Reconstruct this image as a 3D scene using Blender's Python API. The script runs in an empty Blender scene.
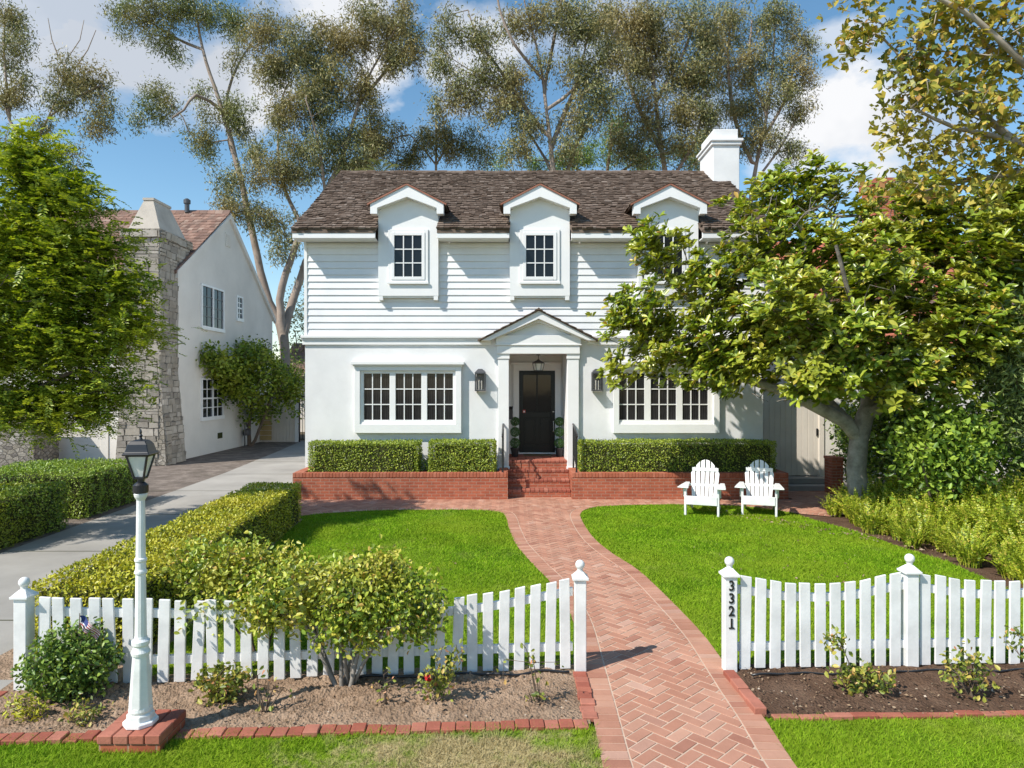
import bpy, bmesh, math, random
import numpy as np
from mathutils import Vector, Matrix
R = math.radians
scene = bpy.context.scene
COL = scene.collection

# ------------------------------------------------------------------ camera
F, H = 682.67, 2.6
cam_d = bpy.data.cameras.new('camera')
cam = bpy.data.objects.new('camera', cam_d); COL.objects.link(cam)
cam.location = (0, 0, H); cam.rotation_euler = (R(90), 0, 0)
cam_d.lens = 24; cam_d.sensor_width = 36; cam_d.clip_start = .05; cam_d.clip_end = 2000
scene.camera = cam

# ------------------------------------------------------------------ light
SUN = Vector((0.80, 0.56, -1.0)).normalized()          # direction the light travels
sun_d = bpy.data.lights.new('sun', 'SUN'); sun_d.energy = 5.0; sun_d.angle = R(.55); sun_d.color = (1, .94, .85)
sun = bpy.data.objects.new('sun', sun_d); COL.objects.link(sun)
sun.rotation_euler = SUN.to_track_quat('-Z', 'Y').to_euler(); sun.location = (-10, -8, 20)

world = bpy.data.worlds.new('World'); scene.world = world; world.use_nodes = True
wt = world.node_tree; wt.nodes.clear()
def wn(t): return wt.nodes.new(t)
sky = wn('ShaderNodeTexSky'); sky.sky_type = 'NISHITA'; sky.sun_disc = False
sky.sun_elevation = math.asin(-SUN.z); sky.sun_rotation = R(235); sky.altitude = 0
sky.air_density = 1.0; sky.dust_density = .1; sky.ozone_density = 1.0
tc = wn('ShaderNodeTexCoord')
def wmath(op, a, b=None, clamp=False):
    n = wn('ShaderNodeMath'); n.operation = op; n.use_clamp = clamp
    for i, v in enumerate((a, b)):
        if v is None: continue
        if isinstance(v, (int, float)): n.inputs[i].default_value = v
        else: wt.links.new(v, n.inputs[i])
    return n.outputs[0]
nz = wn('ShaderNodeTexNoise'); nz.inputs['Scale'].default_value = 7.5; nz.inputs['Detail'].default_value = 9; nz.inputs['Roughness'].default_value = .58
mp = wn('ShaderNodeMapping'); mp.inputs['Scale'].default_value = (1, 1, 1.7)
wt.links.new(tc.outputs['Generated'], mp.inputs['Vector']); wt.links.new(mp.outputs['Vector'], nz.inputs['Vector'])
noise_c = wmath('SUBTRACT', nz.outputs['Fac'], .5)
CLOUDS = [((845, 118), .095, 1.0, 1.25), ((805, 140), .075, .95, 1.3), ((840, 38), .055, .6, 1.8), ((40, 5), .20, .85, 1.5), ((130, 55), .12, .95, 2.0), ((235, 78), .085, 1.0, 1.3),
          ((372, 75), .05, 1.0, 1.2), ((340, 12), .10, .9, 1.6), ((475, 55), .075, .85, 1.2), ((620, 40), .10, .5, 1.5), ((700, 110), .06, .6, 1.2), ((950, 125), .07, .5, 1.6)]
total = None
for (px, py), r, a, zs in CLOUDS:
    d = Vector(((px - 512) / F, 1, (384 - py) / F)).normalized()
    sub = wn('ShaderNodeVectorMath'); sub.operation = 'SUBTRACT'; wt.links.new(tc.outputs['Generated'], sub.inputs[0]); sub.inputs[1].default_value = d
    mul = wn('ShaderNodeVectorMath'); mul.operation = 'MULTIPLY'; wt.links.new(sub.outputs[0], mul.inputs[0]); mul.inputs[1].default_value = (1, 1, zs)
    ln = wn('ShaderNodeVectorMath'); ln.operation = 'LENGTH'; wt.links.new(mul.outputs[0], ln.inputs[0])
    q = wmath('SUBTRACT', 1.0, wmath('DIVIDE', ln.outputs['Value'], r))
    q = wmath('ADD', q, wmath('MULTIPLY', noise_c, 2.6))
    q = wmath('MULTIPLY', wmath('MULTIPLY', q, 1.7, True), a)
    total = q if total is None else wmath('MAXIMUM', total, q)
# loose clouds over the rest of the sky
nz2 = wn('ShaderNodeTexNoise'); nz2.inputs['Scale'].default_value = 2.3; nz2.inputs['Detail'].default_value = 8
wt.links.new(mp.outputs['Vector'], nz2.inputs['Vector'])
loose = wmath('MULTIPLY', wmath('SUBTRACT', nz2.outputs['Fac'], .62), 2.4, True)
total = wmath('MAXIMUM', total, loose)
nz3 = wn('ShaderNodeTexNoise'); nz3.inputs['Scale'].default_value = 4.0; nz3.inputs['Detail'].default_value = 5
wt.links.new(tc.outputs['Generated'], nz3.inputs['Vector'])
cr = wn('ShaderNodeValToRGB'); cr.color_ramp.elements[0].position = .38; cr.color_ramp.elements[0].color = (4.3, 4.6, 5.1, 1)
cr.color_ramp.elements[1].position = .56; cr.color_ramp.elements[1].color = (6.6, 6.65, 6.8, 1)
wt.links.new(nz3.outputs['Fac'], cr.inputs['Fac'])
hsv = wn('ShaderNodeHueSaturation'); hsv.inputs['Saturation'].default_value = 1.16; hsv.inputs['Hue'].default_value = .49; hsv.inputs['Value'].default_value = 1.2; wt.links.new(sky.outputs[0], hsv.inputs['Color'])
mix = wn('ShaderNodeMixRGB'); wt.links.new(total, mix.inputs['Fac']); wt.links.new(hsv.outputs[0], mix.inputs[1]); wt.links.new(cr.outputs[0], mix.inputs[2])
bg = wn('ShaderNodeBackground'); bg.inputs['Strength'].default_value = .125
wt.links.new(mix.outputs[0], bg.inputs['Color'])
wo = wn('ShaderNodeOutputWorld'); wt.links.new(bg.outputs[0], wo.inputs['Surface'])

vs = scene.view_settings
vs.view_transform = 'Standard'; vs.look = 'None'; vs.gamma = 1; vs.use_curve_mapping = False; vs.exposure = .22
scene.cycles.max_bounces = 6; scene.cycles.transparent_max_bounces = 8

# ------------------------------------------------------------------ helpers
def at(px, py, Y): return Vector(((px - 512) * Y / F, Y, H - (py - 384) * Y / F))     # pixel -> point at depth Y
def gr(px, py, z=0.0):
    Y = (H - z) * F / (py - 384); return Vector(((px - 512) * Y / F, Y, z))              # pixel -> point on the ground

def tag(o, label, cat, group=None):
    o['label'] = label; o['category'] = cat
    if group: o['group'] = group
    return o
def thing(name, label, cat, loc, group=None, rz=0):
    o = bpy.data.objects.new(name, None); COL.objects.link(o); o.location = loc; o.rotation_euler = (0, 0, rz)
    o.empty_display_size = .2
    return tag(o, label, cat, group)
def dup(o, parent=None):
    c = o.copy(); COL.objects.link(c)
    if parent is not None: c.parent = parent
    for ch in list(o.children): dup(ch, c)
    return c
def origin_of(parent):
    while parent.parent is not None: parent = parent.parent
    return Vector(parent.location)

class MB:
    """collects shapes in world coordinates, build() links them as one mesh object"""
    def __init__(s): s.v = []; s.f = []; s.m = []
    def add(s, vs_, fs, mi=0):
        o = len(s.v); s.v += [tuple(v) for v in vs_]
        for f in fs: s.f.append(tuple(i + o for i in f)); s.m.append(mi)
    def box(s, x0, x1, y0, y1, z0, z1, mi=0):
        s.add([(x0, y0, z0), (x1, y0, z0), (x1, y1, z0), (x0, y1, z0), (x0, y0, z1), (x1, y0, z1), (x1, y1, z1), (x0, y1, z1)],
              [(3, 2, 1, 0), (4, 5, 6, 7), (0, 1, 5, 4), (1, 2, 6, 5), (2, 3, 7, 6), (3, 0, 4, 7)], mi)
    def hexa(s, p, mi=0):                       # 8 corners: bottom ring, top ring
        s.add(p, [(3, 2, 1, 0), (4, 5, 6, 7), (0, 1, 5, 4), (1, 2, 6, 5), (2, 3, 7, 6), (3, 0, 4, 7)], mi)
    def prism(s, poly, axis, a0, a1, mi=0):     # poly in the plane across axis; axis 'y': poly=(x,z); 'x': (y,z); 'z': (x,y)
        def P(p, a): return (p[0], a, p[1]) if axis == 'y' else (a, p[0], p[1]) if axis == 'x' else (p[0], p[1], a)
        n = len(poly); vs_ = [P(p, a0) for p in poly] + [P(p, a1) for p in poly]
        fs = [tuple(range(n)), tuple(range(2 * n - 1, n - 1, -1))] + [(i, i + n, (i + 1) % n + n, (i + 1) % n) for i in range(n)]
        s.add(vs_, fs, mi)
    def sheet(s, poly, z, mi=0):
        s.add([(p[0], p[1], z) for p in poly], [tuple(range(len(poly)))], mi)
    def tube(s, pts, rad, n=8, cap=True, mi=0):
        pts = [Vector(p) for p in pts]; m = len(pts)
        if not hasattr(rad, '__len__'): rad = [rad] * m
        vs_ = []; ref = None
        for i in range(m):
            t = (pts[min(i + 1, m - 1)] - pts[max(i - 1, 0)])
            t = t.normalized() if t.length > 1e-9 else Vector((0, 0, 1))
            if ref is None: ref = Vector((1, 0, 0)) if abs(t.x) < .8 else Vector((0, 1, 0))
            u = (ref - t * ref.dot(t)).normalized(); w = t.cross(u); ref = u
            for k in range(n):
                a = 2 * math.pi * k / n
                vs_.append(pts[i] + (u * math.cos(a) + w * math.sin(a)) * rad[i])
        fs = [(i * n + k, i * n + (k + 1) % n, (i + 1) * n + (k + 1) % n, (i + 1) * n + k) for i in range(m - 1) for k in range(n)]
        if cap: fs += [tuple(range(n - 1, -1, -1)), tuple(range((m - 1) * n, m * n))]
        s.add(vs_, fs, mi)
    def lathe(s, prof, c, n=24, ang=0, mi=0):
        vs_ = [(c[0] + r * math.cos(ang + 2 * math.pi * k / n), c[1] + r * math.sin(ang + 2 * math.pi * k / n), c[2] + z) for r, z in prof for k in range(n)]
        m = len(prof)
        fs = [(i * n + k, i * n + (k + 1) % n, (i + 1) * n + (k + 1) % n, (i + 1) * n + k) for i in range(m - 1) for k in range(n)]
        fs += [tuple(range(n - 1, -1, -1)), tuple(range((m - 1) * n, m * n))]
        s.add(vs_, fs, mi)
    def ball(s, c, r, n=16, m=10, mi=0):
        s.lathe([(max(1e-4, r * math.sin(math.pi * i / m)), -r * math.cos(math.pi * i / m)) for i in range(m + 1)], c, n, mi=mi)
    def build(s, name, mat, parent=None, smooth=False, bevel=0, org=None, fix=True):
        if org is None: org = origin_of(parent) if parent is not None else Vector((0, 0, 0))
        org = Vector(org)
        V = np.array(s.v, dtype=np.float64).reshape(-1, 3)
        me = bpy.data.meshes.new(name)
        me.from_pydata((V - np.array(org)).tolist(), [], s.f)
        mats = mat if isinstance(mat, (list, tuple)) else [mat]
        for mt in mats: me.materials.append(mt)
        if len(mats) > 1: me.polygons.foreach_set('material_index', s.m)
        if fix:
            bm = bmesh.new(); bm.from_mesh(me); bmesh.ops.recalc_face_normals(bm, faces=bm.faces); bm.to_mesh(me); bm.free()
        uv = me.uv_layers.new(name='uv')
        nl = len(me.loops); li = np.empty(nl, np.int32); me.loops.foreach_get('vertex_index', li)
        npoly = len(me.polygons); ls = np.empty(npoly, np.int32); lt = np.empty(npoly, np.int32); nr = np.empty(npoly * 3, np.float32)
        me.polygons.foreach_get('loop_start', ls); me.polygons.foreach_get('loop_total', lt); me.polygons.foreach_get('normal', nr)
        nr = np.abs(nr.reshape(-1, 3)); ax = np.repeat(np.argmax(nr, 1), lt)
        W = V[li]
        UV = np.where((ax == 2)[:, None], W[:, [0, 1]], np.where((ax == 0)[:, None], W[:, [1, 2]], W[:, [0, 2]]))
        uv.data.foreach_set('uv', UV.astype(np.float32).ravel())
        if smooth: me.polygons.foreach_set('use_smooth', [True] * npoly)
        o = bpy.data.objects.new(name, me); COL.objects.link(o)
        if parent is not None: o.parent = parent
        else: o.location = org
        if bevel:
            b = o.modifiers.new('bevel', 'BEVEL'); b.width = bevel; b.segments = 1; b.limit_method = 'ANGLE'
        return o
def structure(o): o['kind'] = 'structure'; return o
def stuff(o): o['kind'] = 'stuff'; return o

def np_mesh(name, V, Fc, mat, parent=None, smooth=False, org=(0, 0, 0), mi=None):
    """V (n,3) world coords; Fc list of int arrays (m,k)"""
    if parent is not None: org = origin_of(parent)
    V = np.asarray(V, np.float64) - np.array(tuple(org))
    me = bpy.data.meshes.new(name)
    me.vertices.add(len(V)); me.vertices.foreach_set('co', V.astype(np.float32).ravel())
    Fc = [np.asarray(f, np.int32) for f in Fc if len(f)]
    loops = np.concatenate([f.ravel() for f in Fc]); tot = np.concatenate([np.full(len(f), f.shape[1], np.int32) for f in Fc])
    start = np.concatenate([[0], np.cumsum(tot)[:-1]]).astype(np.int32)
    me.loops.add(len(loops)); me.loops.foreach_set('vertex_index', loops)
    me.polygons.add(len(tot)); me.polygons.foreach_set('loop_start', start); me.polygons.foreach_set('loop_total', tot)
    if smooth: me.polygons.foreach_set('use_smooth', np.ones(len(tot), bool))
    for m_ in (mat if isinstance(mat, (list, tuple)) else [mat]): me.materials.append(m_)
    if mi is not None: me.polygons.foreach_set('material_index', np.asarray(mi, np.int32))
    me.update(calc_edges=True); me.validate()
    o = bpy.data.objects.new(name, me); COL.objects.link(o)
    if parent is not None: o.parent = parent
    else: o.location = org
    return o

# ------------------------------------------------------------------ materials
class NT:
    def __init__(s, name):
        s.m = bpy.data.materials.new(name); s.m.use_nodes = True; s.t = s.m.node_tree
        s.p = s.t.nodes['Principled BSDF']; s.out = s.t.nodes['Material Output']
    def n(s, t, **kw):
        x = s.t.nodes.new(t)
        for k, v in kw.items():
            if k in x.inputs: x.inputs[k].default_value = v
            else: setattr(x, k, v)
        return x
    def l(s, a, b): s.t.links.new(a, b)
    def coord(s, kind='Object'): return s.n('ShaderNodeTexCoord').outputs[kind]
    def noise(s, scale, detail=4, rough=.55, vec=None):
        x = s.n('ShaderNodeTexNoise', Scale=scale, Detail=detail, Roughness=rough)
        s.l(vec if vec is not None else s.coord(), x.inputs['Vector']); return x.outputs['Fac']
    def ramp(s, fac, stops):
        x = s.n('ShaderNodeValToRGB'); e = x.color_ramp.elements
        while len(e) < len(stops): e.new(.5)
        for i, (p, c) in enumerate(stops): e[i].position = p; e[i].color = (*c, 1)
        s.l(fac, x.inputs['Fac']); return x.outputs['Color']
    def mix(s, fac, a, b, mode='MIX'):
        x = s.n('ShaderNodeMixRGB', blend_type=mode)
        for i, v in zip((0, 1, 2), (fac, a, b)):
            if isinstance(v, (int, float)): x.inputs[i].default_value = v
            elif isinstance(v, tuple): x.inputs[i].default_value = (*v, 1)
            else: s.l(v, x.inputs[i])
        return x.outputs[0]
    def math(s, op, a, b=None, clamp=False):
        x = s.n('ShaderNodeMath', operation=op, use_clamp=clamp)
        for i, v in enumerate((a, b)):
            if v is None: continue
            if isinstance(v, (int, float)): x.inputs[i].default_value = v
            else: s.l(v, x.inputs[i])
        return x.outputs[0]
    def bump(s, h, strength, dist=.02):
        x = s.n('ShaderNodeBump', Strength=strength, Distance=dist); s.l(h, x.inputs['Height']); s.l(x.outputs[0], s.p.inputs['Normal'])
    def rnd(s): return s.n('ShaderNodeNewGeometry').outputs['Random Per Island']
    def fin(s, col=None, rough=.6, spec=.5):
        if col is not None:
            if isinstance(col, tuple): s.p.inputs['Base Color'].default_value = (*col, 1)
            else: s.l(col, s.p.inputs['Base Color'])
        s.p.inputs['Roughness'].default_value = rough; s.p.inputs['Specular IOR Level'].default_value = spec
        return s.m

def plain(name, c, rough=.5, var=.12, scale=3, bump=0, bscale=60, spec=.5, metal=0, dist=.01):
    t = NT(name); f = t.noise(scale, 6, .6)
    lo = tuple(x * (1 - var) for x in c); hi = tuple(min(1, x * (1 + var * .6)) for x in c)
    col = t.ramp(f, [(.3, lo), (.7, hi)])
    if bump: t.bump(t.noise(bscale, 4), bump, dist)
    t.p.inputs['Metallic'].default_value = metal
    return t.fin(col, rough, spec)
def per_island(name, stops, rough=.7, scale=2.0, amt=.25, bump=.3, bscale=50, spec=.3, dark=(.5, .5, .5)):
    t = NT(name); c = t.ramp(t.rnd(), stops)
    f = t.ramp(t.noise(scale, 6, .65), [(.35, dark), (.65, (1, 1, 1))])
    c = t.mix(amt, c, t.mix(1.0, c, f, 'MULTIPLY'))
    if bump: t.bump(t.noise(bscale, 5, .6), bump, .01)
    return t.fin(c, rough, spec)
GAIN = 1.5
def leafmat(name, stops, trans=.3, rough=.45, var=None, vscale=1.2, spec=.4):
    k_ = GAIN; stops = [(p, tuple(v * k_ * (.62 if i == 0 else 1.0 if i < len(stops) - 2 else 1.08) for v in c)) for i, (p, c) in enumerate(stops)]; var = tuple(v * k_ for v in var) if var else None
    t = NT(name); c = t.ramp(t.rnd(), stops)
    if var is not None:
        f = t.ramp(t.noise(vscale, 3, .6), [(.46, (0, 0, 0)), (.62, (1, 1, 1))])
        c = t.mix(t.math('MULTIPLY', f, .75), c, var)
    t.fin(c, rough, spec)
    tr = t.n('ShaderNodeBsdfTranslucent'); hs = t.n('ShaderNodeHueSaturation', Hue=.49, Saturation=1.1, Value=1.5)
    t.l(c, hs.inputs['Color']); t.l(hs.outputs[0], tr.inputs['Color'])
    ms = t.n('ShaderNodeMixShader', Fac=trans * .55); t.l(t.p.outputs[0], ms.inputs[1]); t.l(tr.outputs[0], ms.inputs[2]); t.l(ms.outputs[0], t.out.inputs['Surface'])
    return t.m
def brickmat(name, c1, c2, mortar, bw=.2, bh=.068, mw=.008, rough=.8):
    t = NT(name); uv = t.coord('UV')
    b = t.n('ShaderNodeTexBrick', Scale=1.0); b.inputs['Color1'].default_value = (*c1, 1); b.inputs['Color2'].default_value = (*c2, 1); b.inputs['Mortar'].default_value = (*mortar, 1)
    b.inputs['Brick Width'].default_value = bw; b.inputs['Row Height'].default_value = bh; b.inputs['Mortar Size'].default_value = mw; b.inputs['Mortar Smooth'].default_value = .3
    t.l(uv, b.inputs['Vector'])
    f = t.ramp(t.noise(5, 7, .7, uv), [(.3, (.72, .7, .7)), (.7, (1.12, 1.1, 1.1))])
    c = t.mix(1.0, b.outputs['Color'], f, 'MULTIPLY')
    inv = t.math('SUBTRACT', 1.0, b.outputs['Fac'])
    h = t.math('ADD', inv, t.math('MULTIPLY', t.noise(70, 4, .6, uv), .35))
    t.bump(h, .6, .008)
    return t.fin(c, rough, .25)

M = {}
M['white'] = plain('white_paint', (.80, .80, .79), .42, .05, 1.5, .04, 90)
M['trim'] = plain('white_trim_paint', (.83, .83, .82), .4, .04, 2)
M['stucco'] = plain('white_stucco', (.78, .78, .775), .85, .09, 1.4, .4, 110, .2)
M['fence'] = plain('white_fence_paint', (.80, .80, .785), .5, .18, 4, .12, 60)
M['creamwall'] = plain('cream_stucco', (.76, .72, .66), .9, .10, .7, .3, 60, .2)
M['blackdoor'] = plain('black_gloss_paint', (.008, .009, .010), .3, .1, 5, spec=.3)
M['blackmetal'] = plain('black_metal', (.015, .015, .017), .35, .1, 5, spec=.6)
M['gunmetal'] = plain('grey_lantern_metal', (.11, .11, .115), .45, .15, 8, metal=.5)
M['chrome'] = plain('brushed_nickel', (.6, .6, .6), .25, .05, 8, metal=1)
M['rust'] = plain('copper_flashing', (.33, .13, .08), .6, .2, 6)
M['plaster'] = plain('weathered_plaster', (.50, .45, .39), .9, .2, 1.5, .4, 30, .2)
M['taupe'] = plain('taupe_board_paint', (.72, .66, .58), .7, .08, 2, .08, 30)
M['concrete'] = plain('concrete', (.345, .325, .295), .9, .22, .7, .2, 60, .2)
M['asphalt'] = plain('asphalt', (.05, .05, .052), .9, .15, 2, .4, 90, .2)
M['mortar'] = plain('mortar', (.56, .42, .32), .95, .15, 6, .2, 90, .15)
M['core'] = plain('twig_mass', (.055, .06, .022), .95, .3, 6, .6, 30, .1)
M['pot'] = plain('black_pot', (.02, .02, .022), .5, .1, 5)
M['dirtground'] = plain('dry_ground', (.20, .16, .11), .95, .25, .8, .5, 12, .1)
M['bulb'] = plain('frosted_candle', (.75, .70, .60), .4, .05, 4)
M['siding'] = plain('white_siding_paint', (.795, .797, .80), .5, .09, 1.3, .05, 50)
def glass_dark():
    t = NT('window_glass'); f = t.noise(1.3, 3, .5)
    t.bump(f, .02, .1)
    return t.fin((.012, .014, .017), .06, .34)
M['pane'] = glass_dark()
def banded_glass():  # grey fold-like bands painted into the pane colour in place of varied reflections
    t = NT('window_glass_banded'); wv = t.n('ShaderNodeTexWave', Scale=6.0, Distortion=2.5, Detail=2.0); t.l(t.coord(), wv.inputs['Vector']); c = t.mix(.55, t.ramp(t.noise(2.0, 2), [(.35, (.008, .008, .009)), (.65, (.034, .034, .035))]), t.ramp(wv.outputs['Fac'], [(.2, (.008, .008, .009)), (.9, (.032, .033, .035))]))
    return t.fin(c, .1, .32)
M['pane_b'] = banded_glass()
def clearglass():
    t = NT('lantern_glass'); tr = t.n('ShaderNodeBsdfTransparent'); ms = t.n('ShaderNodeMixShader', Fac=.32)
    t.fin((.85, .85, .82), .25, .5)
    t.l(t.p.outputs[0], ms.inputs[1]); t.l(tr.outputs[0], ms.inputs[2]); t.l(ms.outputs[0], t.out.inputs['Surface']); return t.m
M['lglass'] = clearglass()
M['brick'] = brickmat('red_brick', (.45, .135, .07), (.36, .095, .05), (.42, .24, .17))
M['brickcap'] = per_island('red_brick_cap', [(0, (.46, .145, .08)), (.5, (.40, .12, .065)), (1, (.50, .18, .11))], .8, 6, .4)
M['paver'] = per_island('pink_brick_paver', [(0, (.50, .255, .175)), (.3, (.44, .21, .14)), (.65, (.54, .30, .21)), (.9, (.38, .17, .115)), (1, (.58, .36, .27))], .85, 2.0, .55, .3, 60, .25, (.66, .64, .62))
M['edgebrick'] = per_island('edging_brick', [(0, (.42, .14, .09)), (.5, (.34, .10, .065)), (1, (.48, .19, .13))], .85, 6, .5)
M['shake'] = per_island('wood_shake', [(0, (.105, .075, .056)), (.3, (.165, .122, .094)), (.65, (.215, .165, .132)), (.85, (.13, .09, .066)), (1, (.30, .245, .205))], .9, 3, .5, .5, 40, .15, (.55, .5, .48))
M['tile'] = per_island('clay_shingle', [(0, (.26, .155, .12)), (.4, (.35, .22, .17)), (.7, (.20, .125, .10)), (1, (.42, .30, .24))], .9, 2, .5, .4, 40, .15)
M['redtile'] = per_island('red_clay_tile', [(0, (.48, .15, .09)), (.5, (.55, .20, .12)), (1, (.40, .12, .08))], .85, 2, .4, .4, 40, .2)
def stone():
    t = NT('rubble_stone'); uv = t.coord('UV')
    mp_ = t.n('ShaderNodeMapping'); mp_.inputs['Scale'].default_value = (5.2, 8.0, 1); t.l(uv, mp_.inputs['Vector'])
    wob = t.n('ShaderNodeTexNoise', Scale=1.4, Detail=3); t.l(mp_.outputs[0], wob.inputs['Vector'])
    ad = t.n('ShaderNodeVectorMath', operation='ADD'); t.l(mp_.outputs[0], ad.inputs[0])
    sc = t.n('ShaderNodeVectorMath', operation='SCALE'); sc.inputs['Scale'].default_value = .5; t.l(wob.outputs['Color'], sc.inputs[0]); t.l(sc.outputs[0], ad.inputs[1])
    v1 = t.n('ShaderNodeTexVoronoi', Scale=1.0, voronoi_dimensions='2D'); t.l(ad.outputs[0], v1.inputs['Vector'])
    v2 = t.n('ShaderNodeTexVoronoi', Scale=1.0, voronoi_dimensions='2D', feature='DISTANCE_TO_EDGE'); t.l(ad.outputs[0], v2.inputs['Vector'])
    sep = t.n('ShaderNodeSeparateColor'); t.l(v1.outputs['Color'], sep.inputs[0])
    c = t.ramp(sep.outputs[0], [(0, (.22, .20, .18)), (.4, (.37, .34, .29)), (.7, (.29, .26, .21)), (1, (.5, .47, .42))])
    c = t.mix(1.0, c, t.ramp(t.noise(7, 7, .7, uv), [(.3, (.6, .6, .6)), (.7, (1.15, 1.12, 1.1))]), 'MULTIPLY')
    ed = t.ramp(v2.outputs['Distance'], [(0, (0, 0, 0)), (.09, (1, 1, 1))])
    c = t.mix(ed, (.20, .18, .155), c)
    t.bump(t.math('ADD', ed, t.noise(12, 6, .7, uv)), .9, .04)
    return t.fin(c, .95, .15)
M['stone'] = stone()
def soilmat(name, a, b, c_):
    t = NT(name); c = t.ramp(t.noise(2.2, 9, .72), [(.3, a), (.5, b), (.7, c_)])
    v = t.n('ShaderNodeTexVoronoi', Scale=45); t.l(t.coord(), v.inputs['Vector'])
    t.bump(t.math('ADD', t.noise(30, 8, .75), v.outputs['Distance']), .8, .02)
    return t.fin(c, .97, .1)
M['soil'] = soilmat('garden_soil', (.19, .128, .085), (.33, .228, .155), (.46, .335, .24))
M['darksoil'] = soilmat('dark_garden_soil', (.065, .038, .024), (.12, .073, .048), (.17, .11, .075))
M['mulch'] = soilmat('reddish_mulch', (.10, .085, .072), (.20, .165, .14), (.34, .285, .245))
def lawnmat(name, blade):
    t = NT(name); co = t.coord()
    big = t.noise(.55, 4, .6, co); fine = t.noise(9, 5, .7, co)
    if blade:
        base = t.ramp(t.rnd(), [(0, (.135, .285, .010)), (.4, (.225, .43, .014)), (.8, (.315, .53, .022)), (1, (.39, .51, .05))])
    else:
        base = t.ramp(fine, [(.3, (.09, .17, .010)), (.7, (.16, .27, .014))])
    base = t.mix(1.0, base, t.ramp(t.noise(1.6, 6, .7, co), [(.32, (.62, .68, .6)), (.6, (1.05, 1.0, 1.0))]), 'MULTIPLY')
    c = t.mix(t.ramp(big, [(.4, (0, 0, 0)), (.62, (.55, .55, .55))]), base, (.29, .37, .025))
    dry = t.ramp(t.noise(.9, 7, .72), [(.56, (0, 0, 0)), (.74, (.5, .5, .5))]); c = t.mix(dry, c, (.33, .33, .10))
    # dead patch in the near strip
    mpn = t.n('ShaderNodeMapping'); mpn.inputs['Location'].default_value = (.37, -4.75, 0); mpn.inputs['Scale'].default_value = (.62, 1.35, 0)
    mpn.vector_type = 'POINT'
    sb = t.n('ShaderNodeVectorMath', operation='SUBTRACT'); t.l(co, sb.inputs[0]); sb.inputs[1].default_value = (-.28, 4.72, 0)
    ml = t.n('ShaderNodeVectorMath', operation='MULTIPLY'); t.l(sb.outputs[0], ml.inputs[0]); ml.inputs[1].default_value = (.78, 1.9, 0)
    ln_ = t.n('ShaderNodeVectorMath', operation='LENGTH'); t.l(ml.outputs[0], ln_.inputs[0])
    k = t.math('ADD', t.math('SUBTRACT', 1.0, ln_.outputs['Value']), t.math('MULTIPLY', t.math('SUBTRACT', t.noise(5, 5, .7, co), .5), 2.6))
    k = t.math('MULTIPLY', k, 1.6, True)
    c = t.mix(t.math('MULTIPLY', k, .92), c, (.50, .40, .22))
    t.fin(c, .7, .12)
    if not blade: t.bump(t.noise(120, 4), .6, .02); return t.m
    tr = t.n('ShaderNodeBsdfTranslucent'); t.l(c, tr.inputs['Color'])
    ms = t.n('ShaderNodeMixShader', Fac=.3); t.l(t.p.outputs[0], ms.inputs[1]); t.l(tr.outputs[0], ms.inputs[2]); t.l(ms.outputs[0], t.out.inputs['Surface'])
    return t.m
M['turf'] = lawnmat('turf', False); M['grass'] = lawnmat('grass_blades', True)
M['bark_euc'] = per_island('pale_eucalyptus_bark', [(0, (.36, .29, .235)), (1, (.43, .36, .30))], .9, 1.3, .6, .4, 14, .15, (.45, .42, .42))
M['bark_mag'] = per_island('grey_magnolia_bark', [(0, (.26, .23, .20)), (1, (.40, .37, .33))], .9, 4.5, .85, .9, 22, .15, (.42, .40, .38))
M['bark_brown'] = per_island('brown_bark', [(0, (.15, .11, .08)), (1, (.22, .17, .13))], .9, 3.0, .5, .5, 18, .15)
M['bark_syc'] = per_island('pale_sycamore_bark', [(0, (.45, .40, .33)), (1, (.5, .45, .38))], .85, 4.0, .7, .3, 18, .15, (.4, .36, .3))

M['l_euc'] = leafmat('eucalyptus_leaf', [(0, (.055, .074, .032)), (.45, (.12, .14, .052)), (.75, (.195, .20, .075)), (1, (.27, .235, .11))], .3, .45, (.24, .19, .075), .3)
M['l_eucg'] = leafmat('green_eucalyptus_leaf', [(0, (.06, .085, .028)), (.5, (.12, .15, .045)), (1, (.20, .21, .075))], .3, .45, (.18, .16, .06), .4)
M['l_mag'] = leafmat('magnolia_leaf', [(0, (.065, .10, .012)), (.4, (.135, .195, .018)), (.72, (.22, .275, .028)), (.93, (.33, .33, .05)), (1, (.34, .18, .05))], .33, .32, (.24, .25, .03), .9, .5)
M['l_syc'] = leafmat('sycamore_leaf', [(0, (.09, .13, .022)), (.4, (.17, .19, .03)), (.75, (.30, .24, .035)), (.94, (.36, .25, .05)), (1, (.22, .10, .04))], .35, .5, (.26, .22, .03), 1.2)
M['l_jac'] = leafmat('feathery_leaf', [(0, (.055, .10, .012)), (.45, (.14, .205, .022)), (.85, (.25, .30, .034)), (1, (.36, .38, .06))], .5, .45, (.27, .31, .035), .8)
M['l_box'] = leafmat('boxwood_leaf', [(0, (.07, .115, .013)), (.45, (.15, .205, .02)), (.85, (.26, .31, .034)), (1, (.33, .35, .06))], .3, .4)
M['l_hedge'] = leafmat('yellow_hedge_leaf', [(0, (.09, .12, .013)), (.4, (.22, .24, .018)), (.8, (.36, .35, .03)), (1, (.42, .38, .06))], .3, .42, (.34, .31, .025), 1.5)
M['l_hedged'] = leafmat('green_hedge_leaf', [(0, (.05, .095, .013)), (.5, (.11, .17, .018)), (1, (.22, .27, .03))], .3, .4, (.2, .22, .02), 1.2)
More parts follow.
